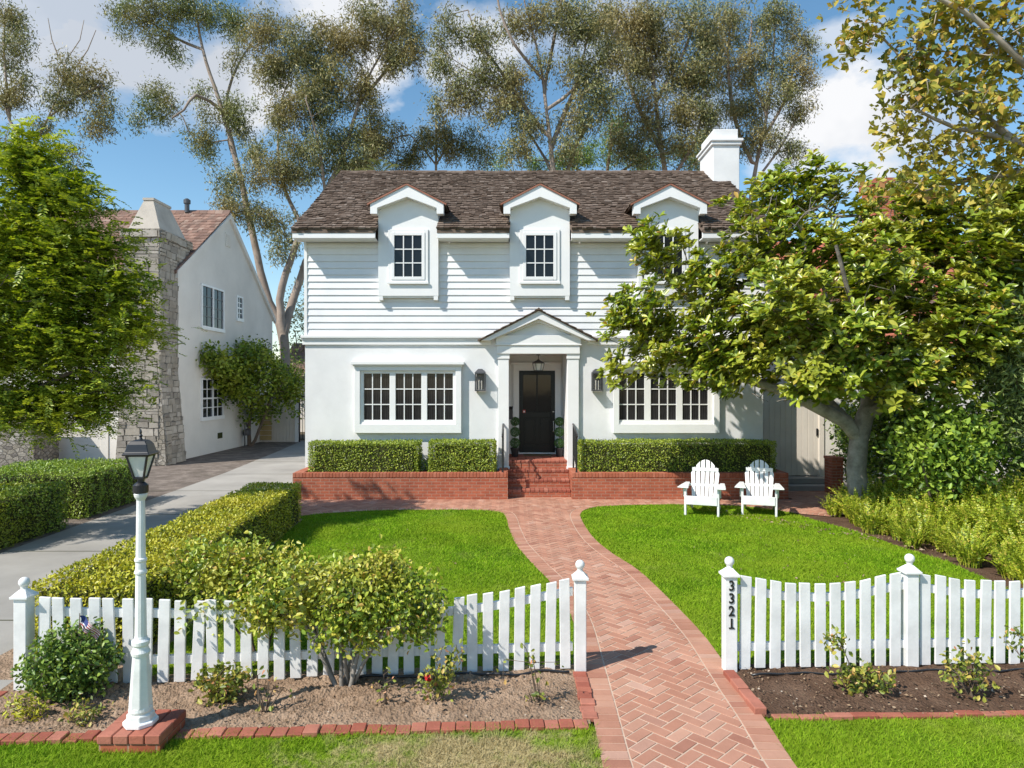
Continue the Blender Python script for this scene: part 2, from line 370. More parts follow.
M['l_bush'] = leafmat('bush_leaf', [(0, (.07, .125, .018)), (.4, (.17, .24, .026)), (.78, (.31, .345, .045)), (.96, (.37, .32, .06)), (1, (.36, .18, .07))], .3, .38, (.34, .31, .05), 2.2)
M['l_dark'] = leafmat('dark_shrub_leaf', [(0, (.04, .08, .016)), (.5, (.09, .15, .026)), (1, (.19, .25, .04))], .25, .35)
M['l_mid'] = leafmat('garden_shrub_leaf', [(0, (.05, .10, .014)), (.5, (.12, .20, .024)), (1, (.24, .31, .04))], .3, .4, (.19, .25, .03), 1.0)
M['l_ole'] = leafmat('grey_green_leaf', [(0, (.06, .085, .035)), (.5, (.14, .19, .06)), (1, (.26, .30, .10))], .3, .45)
M['l_lily'] = leafmat('strap_leaf', [(0, (.075, .135, .012)), (.4, (.18, .25, .020)), (.8, (.31, .35, .03)), (1, (.38, .29, .07))], .4, .4, (.33, .33, .03), .9)
M['l_topi'] = leafmat('topiary_leaf', [(0, (.03, .08, .02)), (1, (.07, .15, .035))], .2, .4)
M['l_palm'] = leafmat('palm_leaf', [(0, (.10, .14, .04)), (1, (.20, .22, .08))], .4, .4)
M['l_rose'] = leafmat('rose_leaf', [(0, (.08, .12, .02)), (.5, (.17, .2, .03)), (.85, (.30, .25, .05)), (1, (.33, .14, .08))], .3, .45)
M['litter'] = per_island('dry_leaf', [(0, (.13, .08, .05)), (.5, (.26, .17, .10)), (.85, (.36, .27, .18)), (1, (.50, .42, .34))], .9, 6, .3, 0)
# ------------------------------------------------------------------ foliage helpers
def unit(a): return a / np.maximum(np.linalg.norm(a, axis=-1, keepdims=True), 1e-9)
def sn(P, f, seed):
    """cheap smooth noise in about -1..1"""
    g = np.random.default_rng(seed); s = 0
    for k in range(5):
        kv = g.normal(size=3) * f * (1 + .5 * k); s = s + np.sin(P @ kv + g.uniform(0, 6.28)) / (1 + .4 * k)
    return s / 2.2
def leaf_geo(P, D, N, L, W, oval=False, fold=.18, wide=.5):
    """P base, D direction, N rough normal -> verts and faces"""
    n = len(P); D = unit(D); S = unit(np.cross(D, N)); U = np.cross(S, D)
    L = np.broadcast_to(np.asarray(L, float), (n,))[:, None]; W = np.broadcast_to(np.asarray(W, float), (n,))[:, None]
    if not oval:
        V = np.stack([P, P + D * L * wide + S * W / 2 + U * W * fold, P + D * L, P + D * L * wide - S * W / 2 + U * W * fold], 1)
        b = (np.arange(n) * 4)[:, None]
        Fc = np.concatenate([b + [0, 1, 2], b + [0, 2, 3]])
    else:
        V = np.stack([P, P + D * L * .33 + S * W * .4 + U * W * fold, P + D * L * .72 + S * W * .5 + U * W * fold, P + D * L - U * L * .08,
                      P + D * L * .72 - S * W * .5 + U * W * fold, P + D * L * .33 - S * W * .4 + U * W * fold], 1)
        b = (np.arange(n) * 6)[:, None]
        Fc = np.concatenate([b + [0, 1, 2, 3], b + [0, 3, 4, 5]])
    return V.reshape(-1, 3), Fc
class Leaves:
    def __init__(s): s.V = []; s.F = []; s.o = 0
    def add(s, *a, **k):
        V, Fc = leaf_geo(*a, **k); s.V.append(V); s.F.append(Fc + s.o); s.o += len(V)
    def build(s, name, mat, parent=None, org=(0, 0, 0)):
        V = np.concatenate(s.V); V[:, 2] = np.maximum(V[:, 2], .012)
        tri = [f for f in s.F if f.shape[1] == 3]; qd = [f for f in s.F if f.shape[1] == 4]
        return np_mesh(name, V, ([np.concatenate(tri)] if tri else []) + ([np.concatenate(qd)] if qd else []), mat, parent, org=org)

def rosettes(lv, rg, T, A, k=8, L=.16, W=.062, up=.45, oval=True):
    """k leaves round each tip T with axis A"""
    n = len(T); A = unit(A)
    ref = np.where(np.abs(A[:, 2:3]) > .9, np.array([[1., 0, 0]]), np.array([[0, 0, 1.]]))
    u = unit(np.cross(A, ref)); w = np.cross(A, u)
    for i in range(k):
        a = 2 * np.pi * (i / k) * (1.618 if k > 5 else 1) + rg.uniform(-.4, .4, n)
        rad = u * np.cos(a)[:, None] + w * np.sin(a)[:, None]
        e = up + rg.uniform(-.35, .45, n)
        D = rad + A * e[:, None] + rg.normal(0, .12, (n, 3))
        s = rg.uniform(.65, 1.15, n)
        lv.add(T + A * rg.uniform(-.03, .03, n)[:, None], D, A + rg.normal(0, .25, (n, 3)), L * s, W * s, oval=oval)
def scatter_leaves(lv, rg, T, m, spread, L, W, hang=0., oval=False, flat=0., outward=None):
    n = len(T) * m
    P = np.repeat(T, m, 0) + rg.normal(0, 1, (n, 3)) * np.asarray(spread)
    D = unit(rg.normal(0, 1, (n, 3))); D[:, 2] = D[:, 2] * (1 - flat) - hang
    N = rg.normal(0, 1, (n, 3)) + np.array([-.35, -.3, .8 + flat * 2])
    s = rg.uniform(.6, 1.25, n)
    lv.add(P, D, N, L * s, W * s, oval=oval)
def fronds(lv, rg, T, A, pairs=8, FL=.3, L=.055, W=.022, droop=.35):
    """pinnate leaves: T base points, A direction"""
    n = len(T); A = unit(A)
    side = unit(np.cross(A, np.array([0, 0, 1.]) + rg.normal(0, .15, (n, 3))))
    up = np.cross(side, A)
    fl = FL * rg.uniform(.7, 1.2, n)
    for i in range(pairs):
        t = (i + .6) / pairs
        P = T + A * (fl * t)[:, None] - np.array([0, 0, 1.]) * (fl * droop * t * t)[:, None]
        k = (1 - .55 * abs(t - .45))
        for sg in (1, -1):
            D = side * sg + A * .55 + rg.normal(0, .16, (n, 3)) - np.array([0, 0, .15])
            lv.add(P, D, up + rg.normal(0, .2, (n, 3)), L * k * rg.uniform(.8, 1.2, n), W * k)

# ------------------------------------------------------------------ branching trees
class Skel:
    def __init__(s, rg): s.P = []; s.par = []; s.rad = []; s.rg = rg
    def node(s, p, par, r=0.): s.P.append(np.asarray(p, float)); s.par.append(par); s.rad.append(r); return len(s.P) - 1
    def nearest(s, p):
        A = np.array(s.P); return int(np.argmin(np.linalg.norm(A - np.asarray(p), axis=1)))
    def limb(s, pts, r0, r1, attach=True, seg=.35, wob=.03):
        pts = [np.asarray(tuple(p), float) for p in pts]
        # smooth the polyline
        Q = [pts[0]]
        for i in range(len(pts) - 1):
            a, b = pts[i], pts[i + 1]; ta = (pts[i + 1] - pts[max(i - 1, 0)]) / 2; tb = (pts[min(i + 2, len(pts) - 1)] - pts[i]) / 2
            m = max(1, int(np.linalg.norm(b - a) / seg))
            for k in range(1, m + 1):
                t = k / m; h = 2 * t**3 - 3 * t**2 + 1, t**3 - 2 * t**2 + t, -2 * t**3 + 3 * t**2, t**3 - t**2
                Q.append(a * h[0] + ta * h[1] + b * h[2] + tb * h[3])
        n = len(Q)
        if s.P and attach:
            par = s.nearest(Q[0]); start = 1
        else: par = -1; start = 0
        for i in range(start, n):
            t = i / max(1, n - 1); r = r0 + (r1 - r0) * t
            p = Q[i] + (s.rg.normal(0, wob, 3) * r * 4 if 0 < i < n - 1 else 0)
            par = s.node(p, par, r)
        return par
    def grow(s, T, seg=.35, up=.15, wob=.05, twig=.008, bias=.6):
        T = np.asarray(T)
        root = np.array(s.P[0]); A = np.array(s.P)
        d = np.min(np.linalg.norm(T[:, None, :] - A[None, ::max(1, len(A) // 200), :], axis=2), axis=1)
        tips = []
        buf = np.zeros((200000, 3)); nb = len(s.P); buf[:nb] = A
        for i in np.argsort(d):
            p = T[i]; v = buf[:nb] - p; dist = np.linalg.norm(v, axis=1)
            cost = dist + bias * np.maximum(0, v[:, 2])
            j = int(np.argmin(cost)); a = buf[j].copy(); L = dist[j]
            m = max(1, int(L / seg)); mid = (a + p) / 2 + np.array([0, 0, up * L]) + s.rg.normal(0, .10 * L, 3)
            par = j
            for k in range(1, m + 1):
                t = k / m; q = a * (1 - t)**2 + 2 * mid * t * (1 - t) + p * t * t
                if k < m: q = q + s.rg.normal(0, wob * seg, 3)
                par = s.node(q, par, 0.); buf[nb] = q; nb += 1
            tips.append(par)
        s.twig = twig; return tips
    def mesh(s, name, mat, parent, twig=.008, expo=2.4, minr=.0):
        n = len(s.P); P = np.array(s.P); par = np.array(s.par)
        acc = np.zeros(n); ch = [[] for _ in range(n)]
        for i in range(n):
            if par[i] >= 0: ch[par[i]].append(i)
        R_ = np.zeros(n)
        for i in range(n - 1, -1, -1):
            R_[i] = max(s.rad[i], max(twig, acc[i] ** (1 / expo)))
            if par[i] >= 0:
                if s.rad[i] == 0: acc[par[i]] += R_[i] ** expo
        for i in range(n):                       # never thicker than the parent
            if par[i] >= 0: R_[i] = min(R_[i], R_[par[i]])
        mb = MB(); stack = [i for i in range(n) if par[i] < 0]; 
        while stack:
            i = stack.pop(); chain = [i] if par[i] < 0 else [par[i], i]
            rr = [R_[i]] * len(chain)
            while ch[chain[-1]]:
                c = max(ch[chain[-1]], key=lambda k: R_[k])
                stack += [k for k in ch[chain[-1]] if k != c]
                chain.append(c); rr.append(R_[c])
            rmax = max(rr); mb.tube([P[k] for k in chain], rr, 12 if rmax > .12 else 7 if rmax > .04 else 5 if rmax > .015 else 3, cap=False)
        return mb.build(name, mat, parent, smooth=True, fix=False)
def blob_pts(rg, c, r, n, shell=.5):
    d = unit(rg.normal(0, 1, (n, 3))); return np.asarray(tuple(c)) + d * np.asarray(r) * (rg.uniform(0, 1, n) ** shell)[:, None]

# shrubs with a few stems from the base
def shrub(name, label, cat, base, crown, mat, group=None, L=.06, W=.03, m=12, spread=.09, oval=False, stems=5, bark='bark_brown', kind='scatter', seed=0, stem_r=.015, hang=.1, shell=.45, up=.25, k=6):
    rg = np.random.default_rng(seed + 100); base = np.asarray(tuple(base), float)
    t = thing(name, label, cat, tuple(base), group)
    sk = Skel(rg); sk.node(base + [0, 0, -.02], -1, stem_r * 1.6)
    T = np.concatenate([blob_pts(rg, c, r, n, shell) for c, r, n in crown])
    T = T[T[:, 2] > .05]
    T = T[rg.permutation(len(T))]
    for i in range(stems):
        a = 2 * math.pi * i / stems + rg.uniform(-.4, .4); tgt = T[rg.integers(len(T))]
        b0 = base + np.array([math.cos(a), math.sin(a), 0]) * stem_r * 2.5
        md = b0 * .6 + tgt * .4; md[2] = base[2] + (tgt[2] - base[2]) * .5
        sk.limb([b0 - [0, 0, .02], md, tgt * .75 + base * .25 + np.array([0, 0, .08])], stem_r, stem_r * .5, attach=False, seg=.12)
    sk.grow(T, seg=.12, up=up, twig=.003)
    sk.mesh('stems', M[bark], t, twig=.0028)
    lv = Leaves()
    if kind == 'scatter': scatter_leaves(lv, rg, T, m, spread, L, W, hang, oval)
    elif kind == 'rosette':
        A = T - base; A[:, 2] = np.abs(A[:, 2]) * .6 + .3; rosettes(lv, rg, T, unit(A) + rg.normal(0, .35, T.shape), k=k, L=L, W=W, oval=oval)
        if m > 1:
            T2 = np.repeat(T, m - 1, 0) + rg.normal(0, spread, (len(T) * (m - 1), 3)); A2 = T2 - base; A2[:, 2] = np.abs(A2[:, 2]) * .6 + .3
            rosettes(lv, rg, T2, unit(A2) + rg.normal(0, .35, T2.shape), k=k, L=L, W=W, oval=oval)
    lv.build('foliage', M[mat], t)
    return t

def hedge(name, label, foot, z0, z1, mat, group=None, dens=950, L=.04, W=.02, rough=.03, seed=0, cat='hedge', holes=()):
    """foot: 4 corners (x,y) counter-clockwise; trimmed box hedge"""
    rg = np.random.default_rng(seed + 7); c = [np.array([p[0], p[1], 0.]) for p in foot]
    ctr = sum(c) / 4; t = thing(name, label, cat, (ctr[0], ctr[1], z0), group)
    lv = Leaves()
    def patch(a, b, d, e, nrm):
        area = np.linalg.norm(np.cross(b - a, e - a)); n = max(50, int(area * dens))
        u, v = rg.uniform(0, 1, (2, n, 1))
        P = a * (1 - u) * (1 - v) + b * u * (1 - v) + d * u * v + e * (1 - u) * v
        P = P + nrm * (sn(P, 5.0, seed)[:, None] * rough + sn(P, 1.6, seed + 1)[:, None] * rough * .8 - rg.exponential(.025, n)[:, None])
        D = nrm * .3 + rg.normal(0, .65, (n, 3)); N = nrm + rg.normal(0, .5, (n, 3)) + np.array([-.2, -.1, .5])
        s = rg.uniform(.6, 1.25, n); lv.add(P, D, N, L * s, W * s)
    up = np.array([0, 0, 1.]); A = [p + up * z0 for p in c]; B = [p + up * z1 for p in c]
    for i in range(4):
        j = (i + 1) % 4; e = c[j] - c[i]; nrm = unit(np.array([e[1], -e[0], 0.])); patch(A[i], A[j], B[j], B[i], nrm)
    patch(B[0], B[1], B[2], B[3], up)
    lv.build('foliage', M[mat], t)
    # sprigs that stick out of the trimmed top
    # inner mass of twigs, a little smaller than the outline
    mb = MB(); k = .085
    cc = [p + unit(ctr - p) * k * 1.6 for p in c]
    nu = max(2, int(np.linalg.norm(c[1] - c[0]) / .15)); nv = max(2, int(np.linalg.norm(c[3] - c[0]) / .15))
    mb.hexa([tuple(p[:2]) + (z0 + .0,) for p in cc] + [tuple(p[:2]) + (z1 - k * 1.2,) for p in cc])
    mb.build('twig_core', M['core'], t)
    return t

# ------------------------------------------------------------------ polygons
def clip_convex(subj, clip):
    """Sutherland-Hodgman: polygon subj by convex ccw polygon clip"""
    out = list(subj)
    for i in range(len(clip)):
        if not out: return []
        a, b = clip[i], clip[(i + 1) % len(clip)]; inp = out; out = []
        ex, ey = b[0] - a[0], b[1] - a[1]
        def sd(p): return ex * (p[1] - a[1]) - ey * (p[0] - a[0])
        for k in range(len(inp)):
            p, q = inp[k - 1], inp[k]; sp, sq = sd(p), sd(q)
            if (sp >= 0) != (sq >= 0):
                t = sp / (sp - sq); out.append((p[0] + (q[0] - p[0]) * t, p[1] + (q[1] - p[1]) * t))
            if sq >= 0: out.append(q)
    return out
def area2(p): return sum(p[i - 1][0] * p[i][1] - p[i][0] * p[i - 1][1] for i in range(len(p)))
def smooth_line(pts, seg=.12):
    P = [np.array(p[:2], float) for p in pts]; Q = [P[0]]
    for i in range(len(P) - 1):
        a, b = P[i], P[i + 1]; l = np.linalg.norm(b - a)
        ta = P[i + 1] - P[max(i - 1, 0)]; tb = P[min(i + 2, len(P) - 1)] - P[i]
        ta = ta / max(1e-9, np.linalg.norm(ta)) * l; tb = tb / max(1e-9, np.linalg.norm(tb)) * l
        m = max(1, int(l / seg))
        for k in range(1, m + 1):
            t = k / m; Q.append(a * (2 * t**3 - 3 * t**2 + 1) + ta * (t**3 - 2 * t**2 + t) + b * (-2 * t**3 + 3 * t**2) + tb * (t**3 - t**2))
    return Q
def resample(Q, step):
    Q = np.array(Q); d = np.concatenate([[0], np.cumsum(np.linalg.norm(np.diff(Q, axis=0), axis=1))]); n = max(1, int(round(d[-1] / step)))
    s = np.linspace(0, d[-1], n + 1); return np.stack([np.interp(s, d, Q[:, 0]), np.interp(s, d, Q[:, 1])], 1)
def offset_line(Q, w):
    Q = np.array(Q); T = np.gradient(Q, axis=0); T = T / np.maximum(1e-9, np.linalg.norm(T, axis=1, keepdims=True)); return Q + np.stack([-T[:, 1], T[:, 0]], 1) * w
def inside(P, poly):
    P = np.asarray(P); poly = np.asarray(poly); x, y = P[:, 0], P[:, 1]; c = np.zeros(len(P), bool)
    j = len(poly) - 1
    for i in range(len(poly)):
        xi, yi = poly[i][:2]; xj, yj = poly[j][:2]
        c ^= ((yi > y) != (yj > y)) & (x < (xj - xi) * (y - yi) / (yj - yi + 1e-12) + xi); j = i
    return c
# ================================================================== GROUND
mb = MB(); mb.sheet([(-400, -200), (400, -200), (400, 600), (-400, 600)], -.03)
structure(mb.build('ground', M['dirtground']))
mb = MB(); mb.box(-60, 60, -12, -1.2, -.145, -.026); structure(mb.build('road', M['asphalt']))
mb = MB(); mb.box(-60, 60, .6, 2.4, -.06, .004); mb.box(-60, 60, -1.2, -1.0, -.145, .0)
structure(mb.build('sidewalk', M['concrete']))
# driveway
DW_L = [(-7.75, 2.4), (-7.8, 9.5), (-8.05, 13.6), (-8.4, 20), (-9.0, 26), (-9.6, 31)]
DW_R = [(-5.0, 31), (-5.02, 13.2), (-4.85, 9), (-4.62, 6.5), (-4.3, 5.9), (-4.25, 2.4)]
mb = MB(); mb.sheet(DW_L + DW_R, .0)
structure(mb.build('driveway', M['concrete']))
mb = MB()
for y in (7.5, 10.6, 13.6, 16.6, 19.7, 22.8): mb.box(-9.2 if y > 16 else -7.9, -4.9, y, y + .02, .001, .003)
structure(mb.build('driveway_joints', M['core']))
# red brown mulch along the neighbour's wall
mb = MB(); mb.sheet([(-11.4, 31)] + [(p[0] - .004, p[1]) for p in DW_L[::-1]] + [(-16, 2.4), (-16, 31)], -.008)
structure(mb.build('mulch_bed', M['mulch']))

# path outline -------------------------------------------------------
left_px = [(612, 800), (603, 768), (595, 728), (583, 668), (573, 622), (561, 598), (547, 579), (537, 569), (526, 557), (515.5, 544), (508.5, 527), (506.5, 519)]
L_line = [gr(*p)[:2] for p in left_px] + [gr(502, 513.5)[:2], gr(492, 511.6)[:2], gr(470, 510.6)[:2], gr(430, 510.4)[:2], gr(380, 511)[:2], gr(325, 514)[:2], gr(291, 518)[:2]]
right_px = [(822, 800), (796, 768), (765, 721), (745, 694), (726, 667), (704, 637), (672, 603), (638, 571), (612, 554), (596, 541), (586.5, 529), (581.5, 520)]
R_line = [gr(*p)[:2] for p in right_px] + [gr(580.5, 514.5)[:2], gr(586, 510)[:2], gr(598, 507.3)[:2], gr(630, 505.6)[:2], gr(690, 505)[:2], gr(745, 507)[:2], gr(790, 513)[:2], gr(830, 517)[:2]]
L_line = smooth_line(L_line); R_line = smooth_line(R_line)
PLY = 15.3                                             # front face of the brick planters
outline = [tuple(p) for p in L_line] + [(-4.95, 13.0), (-4.95, PLY), (-.09, PLY), (-.09, 15.572), (1.346, 15.572), (1.346, PLY), (6.3, PLY), (6.3, 16.6), (8.0, 16.6), (8.0, 14.2)] + [tuple(p) for p in R_line[::-1]]
mb = MB(); mb.sheet(outline, .0145); structure(mb.build('path_bedding', M['mortar']))
BW = .205
Li = offset_line(L_line, -BW); Ri = offset_line(R_line, BW)
inner = [tuple(p) for p in Li] + [(-4.95, 13.2), (-4.95, PLY - .01), (-.085, PLY - .01), (-.085, 15.57), (1.34, 15.57), (1.34, PLY - .01), (6.3, PLY - .01), (6.3, 16.6), (8.0, 16.6), (8.0, 14.4)] + [tuple(p) for p in Ri[::-1]]
mb = MB()
def brick_face(poly, z=.019):
    if len(poly) < 3 or abs(area2(poly)) < 2e-4: return
    n = len(poly); cx = sum(p[0] for p in poly) / n; cy = sum(p[1] for p in poly) / n
    top = [(cx + (p[0] - cx) * .975, cy + (p[1] - cy) * .975, z) for p in poly]; bot = [(p[0], p[1], .010) for p in poly]
    mb.add(top + bot, [tuple(range(n))] + [(i, i + n, (i + 1) % n + n, (i + 1) % n) for i in range(n)])
bl, bw_, gp = .208, .104, .012
ca = math.sqrt(.5)
rgp = np.random.default_rng(5)
inn = np.array(inner); 
for i in range(-130, 260):
    for j in range(-130, 260):
        # 2x1 herringbone lattice
        if (i + j * 1) % 4 == 0: rect = (i, j, 2, 1)
        elif (i + j * 1) % 4 == 2: rect = None
        else: rect = None
        if (i - j) % 4 == 0: rect = (i, j, 2, 1)
        elif (i - j) % 4 == 3: rect = (i, j, 1, 2)
        else: rect = None
        if rect is None: continue
        x0, y0, w, h = rect; x0 *= bw_; y0 *= bw_; w *= bw_; h *= bw_
        g = gp / 2; rc = [(x0 + g, y0 + g), (x0 + w - g, y0 + g), (x0 + w - g, y0 + h - g), (x0 + g, y0 + h - g)]
        rc = [((x - y) * ca + .9, (x + y) * ca + 3.0) for x, y in rc]
        mx = sum(p[0] for p in rc) / 4; my = sum(p[1] for p in rc) / 4
        if my < 4.0 or my > 16.7 or mx < -5.1 or mx > 8.1 or (my < 12.5 and not (-.2 < mx < 2.6)): continue
        ins = inside(rc, inn)
        if ins.all(): pl = rc
        elif ins.any(): pl = clip_convex(inner, rc)
        else: continue
        brick_face(pl, .017 + rgp.uniform(0, .003))
# soldier courses along both edges
for Q, sg in ((L_line, -1), (R_line, 1)):
    S_ = resample(Q, .108); O = offset_line(S_, sg * (BW - .012))
    for k in range(len(S_) - 1):
        t = gp / 2 / np.linalg.norm(S_[k + 1] - S_[k]); a = S_[k] * (1 - t) + S_[k + 1] * t; b = S_[k] * t + S_[k + 1] * (1 - t)
        c = O[k] * t + O[k + 1] * (1 - t); d = O[k] * (1 - t) + O[k + 1] * t
        pl = [tuple(a), tuple(b), tuple(c), tuple(d)]
        brick_face(pl, .017 + rgp.uniform(0, .004))
structure(mb.build('brick_path', M['paver']))

# lawns --------------------------------------------------------------
FENCE_L = [(-4.20, 5.80), (.64, 6.17)]; FENCE_R = [(1.97, 6.17), (9.0, 6.45)]
lawnA = [tuple(p) for p in L_line if p[1] > 6.05] + [(-4.0, 13.1), (-3.95, 12), (-3.55, 8.5), (-3.4, 6.6), (-3.4, 5.95)]
rlawn_top = [gr(790, 513)[:2], gr(812, 520)[:2], gr(861, 533)[:2], gr(899, 547)[:2], gr(948, 562)[:2], gr(985, 579)[:2], gr(1040, 604)[:2], (6.2, 6.35)]
lawnB = [tuple(p) for p in R_line if p[1] > 6.15 and p[0] < 5.3] + [tuple(p) for p in rlawn_top]
front_edge_y = lambda x: 5.02 + (x + 3.75) * .058
lawnC = [(-7.7, 2.4), (tuple(gr(612, 800)[:2])[0] - .02, 2.4)] + [(p[0] - .0, p[1]) for p in map(tuple, L_line) if p[1] < 5.18] + [(.58, 5.19), (-3.75, 4.98), (-7.7, 4.8)]
lawnC = [(-4.25, 2.4), (.62, 2.4)] + [tuple(p) for p in L_line if p[1] < 5.2] + [(.55, 5.2), (-3.9, 4.95), (-4.25, 4.93)]
lawnD = [tuple(p) for p in R_line if p[1] < 5.28] + [(1.97, 5.30), (9.5, 5.50), (9.5, 2.4), (2.2, 2.4)]
def lawn(poly, dens, seed, hgt=.035):
    mb = MB(); mb.sheet(poly, .004); structure(mb.build('lawn', M['turf']))
    A = np.array([p[:2] for p in poly]); lo, hi = A.min(0), A.max(0); lo[1] = max(lo[1], 4.3); rg = np.random.default_rng(seed)
    n = int((hi - lo).prod() * dens); P = rg.uniform(lo, hi, (n, 2)); P = P[inside(P, A)]
    n = len(P); B = np.concatenate([P, np.full((n, 1), .004)], 1)
    tall = 1 + .35 * sn(B, 3.0, seed)
    a = rg.uniform(0, 6.283, n); h = hgt * rg.uniform(.5, 1.2, n) * tall; w = rg.uniform(.0028, .0062, n) * np.clip(P[:, 1] / 7, .8, 1.7)
    dx = np.stack([np.cos(a), np.sin(a), 0 * a], 1); ln = np.stack([rg.normal(0, .75, n), rg.normal(0, .75, n), np.ones(n)], 1)
    V = np.stack([B - dx * w[:, None], B + dx * w[:, None], B + ln * h[:, None]], 1).reshape(-1, 3)
    stuff(np_mesh('grass', V, [np.arange(3 * n).reshape(n, 3)], M['grass']))
lawn(lawnA, 3300, 1, .032); lawn(lawnB, 3300, 2, .032); lawn(lawnC, 7500, 3, .036); lawn(lawnD, 7500, 4, .036)

# flower beds: lumpy soil -------------------------------------------
def soil_patch(corners, nu, nv, mat, seed, amp=.02, base=.012):
    c = [np.array([p[0], p[1], 0.]) for p in corners]; u, v = np.meshgrid(np.linspace(0, 1, nu), np.linspace(0, 1, nv)); u = u.ravel()[:, None]; v = v.ravel()[:, None]
    P = c[0] * (1 - u) * (1 - v) + c[1] * u * (1 - v) + c[2] * u * v + c[3] * (1 - u) * v
    rg = np.random.default_rng(seed)
    e = np.minimum(np.minimum(u, 1 - u) * 12, np.minimum(v, 1 - v) * 5).clip(0, 1)[:, 0]
    P[:, 2] = base + e * (amp * (1 + .8 * sn(P, 6, seed) + .6 * sn(P, 17, seed + 1) + rg.normal(0, .3, len(P))))
    idx = np.arange(nu * nv).reshape(nv, nu); Fq = np.stack([idx[:-1, :-1], idx[:-1, 1:], idx[1:, 1:], idx[1:, :-1]], -1).reshape(-1, 4)
    return structure(np_mesh('soil_bed', P, [Fq], mat))
soil_patch([(-4.25, 4.93), (.60, 5.20), (.63, 6.32), (-4.35, 6.0)], 220, 60, M['soil'], 11, .028)
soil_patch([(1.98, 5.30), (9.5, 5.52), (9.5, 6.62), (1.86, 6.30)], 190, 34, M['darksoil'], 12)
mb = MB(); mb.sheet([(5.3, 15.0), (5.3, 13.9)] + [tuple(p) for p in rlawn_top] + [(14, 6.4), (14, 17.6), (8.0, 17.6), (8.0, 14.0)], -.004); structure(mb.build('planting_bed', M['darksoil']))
mb = MB(); mb.sheet([(-4.9, 6.0), (-3.3, 6.0), (-3.35, 8.5), (-3.8, 13.2), (-4.95, 13.2)], .001); structure(mb.build('hedge_bed', M['soil']))
def litter(x0, x1, y0f, y1f, n, seed, L=.035):
    rg = np.random.default_rng(seed); x = rg.uniform(x0, x1, n); y = rg.uniform(0, 1, n); y = y0f(x) * (1 - y) + y1f(x) * y
    P = np.stack([x, y, rg.uniform(.03, .05, n)], 1); D = rg.normal(0, 1, (n, 3)); D[:, 2] *= .25; N = rg.normal(0, .4, (n, 3)); N[:, 2] += 1
    lv = Leaves(); s = rg.uniform(.4, 1.3, n); lv.add(P, D, N, L * s, L * .6 * s); stuff(lv.build('leaf_litter', M['litter']))
litter(-4.2, .55, lambda x: 5.0 + (x + 3.75) * .055, lambda x: 6.0 + x * 0, 1500, 21, .026)
litter(2.0, 8.0, lambda x: 5.32 + 0 * x, lambda x: 6.2 + 0 * x, 1700, 22, .028)
litter(4.0, 9.0, lambda x: 13.5 - (x - 4) * 1.3, lambda x: 14.2 - (x - 4) * 1.1, 500, 23, .05)

litter(2.6, 5.2, lambda x: 7.2 + 0 * x, lambda x: 12.8 - (x - 2.6) * .6, 90, 24, .04)
litter(-3.0, -.2, lambda x: 7.0 + 0 * x, lambda x: 12.5 + 0 * x, 60, 25, .04)
# brick edging ------------------------------------------------------
def edging(pts, label, h=.032, w=.12, bl_=.112):
    t = thing('brick_edging', label, 'brick edging', (pts[0][0], pts[0][1], 0), 'brick edgings of the beds'); mb = MB()
    rg = np.random.default_rng(int(abs(pts[0][0] * 100)))
    for a, b in zip(pts[:-1], pts[1:]):
        a = np.array(a); b = np.array(b); l = np.linalg.norm(b - a); d = (b - a) / l; nn = np.array([-d[1], d[0]]); k = max(1, round(l / bl_))
        for i in range(k):
            s0 = a + d * (l * i / k + .0025); s1 = a + d * (l * (i + 1) / k - .0025); jit = rg.normal(0, .006); hh = h + rg.normal(0, .006); o = nn * w / 2
            q = [s0 - o + nn * jit, s1 - o + nn * jit, s1 + o + nn * jit, s0 + o + nn * jit]
            mb.hexa([(p[0], p[1], -.01) for p in q] + [(p[0], p[1], hh) for p in q])
    mb.build('edging_bricks', M['edgebrick'], t, bevel=.006); return t
edging([(-2.47, 5.03), (-1.2, 5.10), (.58, 5.19)], 'long row of red edging bricks between the left flower bed and the front grass')
edging([(-4.22, 4.93), (-2.93, 5.0)], 'short row of red edging bricks left of the lamp post pedestal')
edging([(.60, 5.26), (.615, 6.10)], 'red edging bricks closing the left flower bed beside the path')
edging([(-4.27, 5.0), (-4.28, 5.72)], 'red edging bricks at the driveway end of the left flower bed')
edging([(1.95, 5.34), (1.93, 6.08)], 'red edging bricks closing the right flower bed beside the path', .06, .1, .2)
edging([(2.02, 5.29), (4.5, 5.36), (9.3, 5.50)], 'long row of red edging bricks between the right flower bed and the grass', .03, .065, .2)

# ================================================================== THE HOUSE
FY = 16.4; HX0, HX1 = -4.97, 6.03; BY = 24.6
house = thing('house', 'white two storey house with brown shake roof, dormers and a small columned porch', 'house', (.5, FY, 0))
EZ, EY, RY, RZ = 6.2, 15.87, 20.5, 8.96; SL = (RZ - EZ) / (RY - EY)
PX0, PX1 = -.075, 1.32; DY = 18.0; PZ = .76; CZ = 3.34            # porch recess
mb = MB()
mb.box(HX0, PX0, FY, FY + .25, 0, 3.72); mb.box(PX1, HX1, FY, FY + .25, 0, 3.72); mb.box(PX0, PX1, FY, FY + .25, CZ, 3.72)
mb.box(HX0, HX0 + .25, FY + .25, BY, 0, 3.72); mb.box(HX1 - .25, HX1, FY + .25, BY, 0, 3.72); mb.box(HX0 + .25, HX1 - .25, BY - .25, BY, 0, 3.72)
mb.box(PX0 - .2, PX0, FY + .25, DY + .2, 0, CZ); mb.box(PX1, PX1 + .2, FY + .25, DY + .2, 0, CZ)
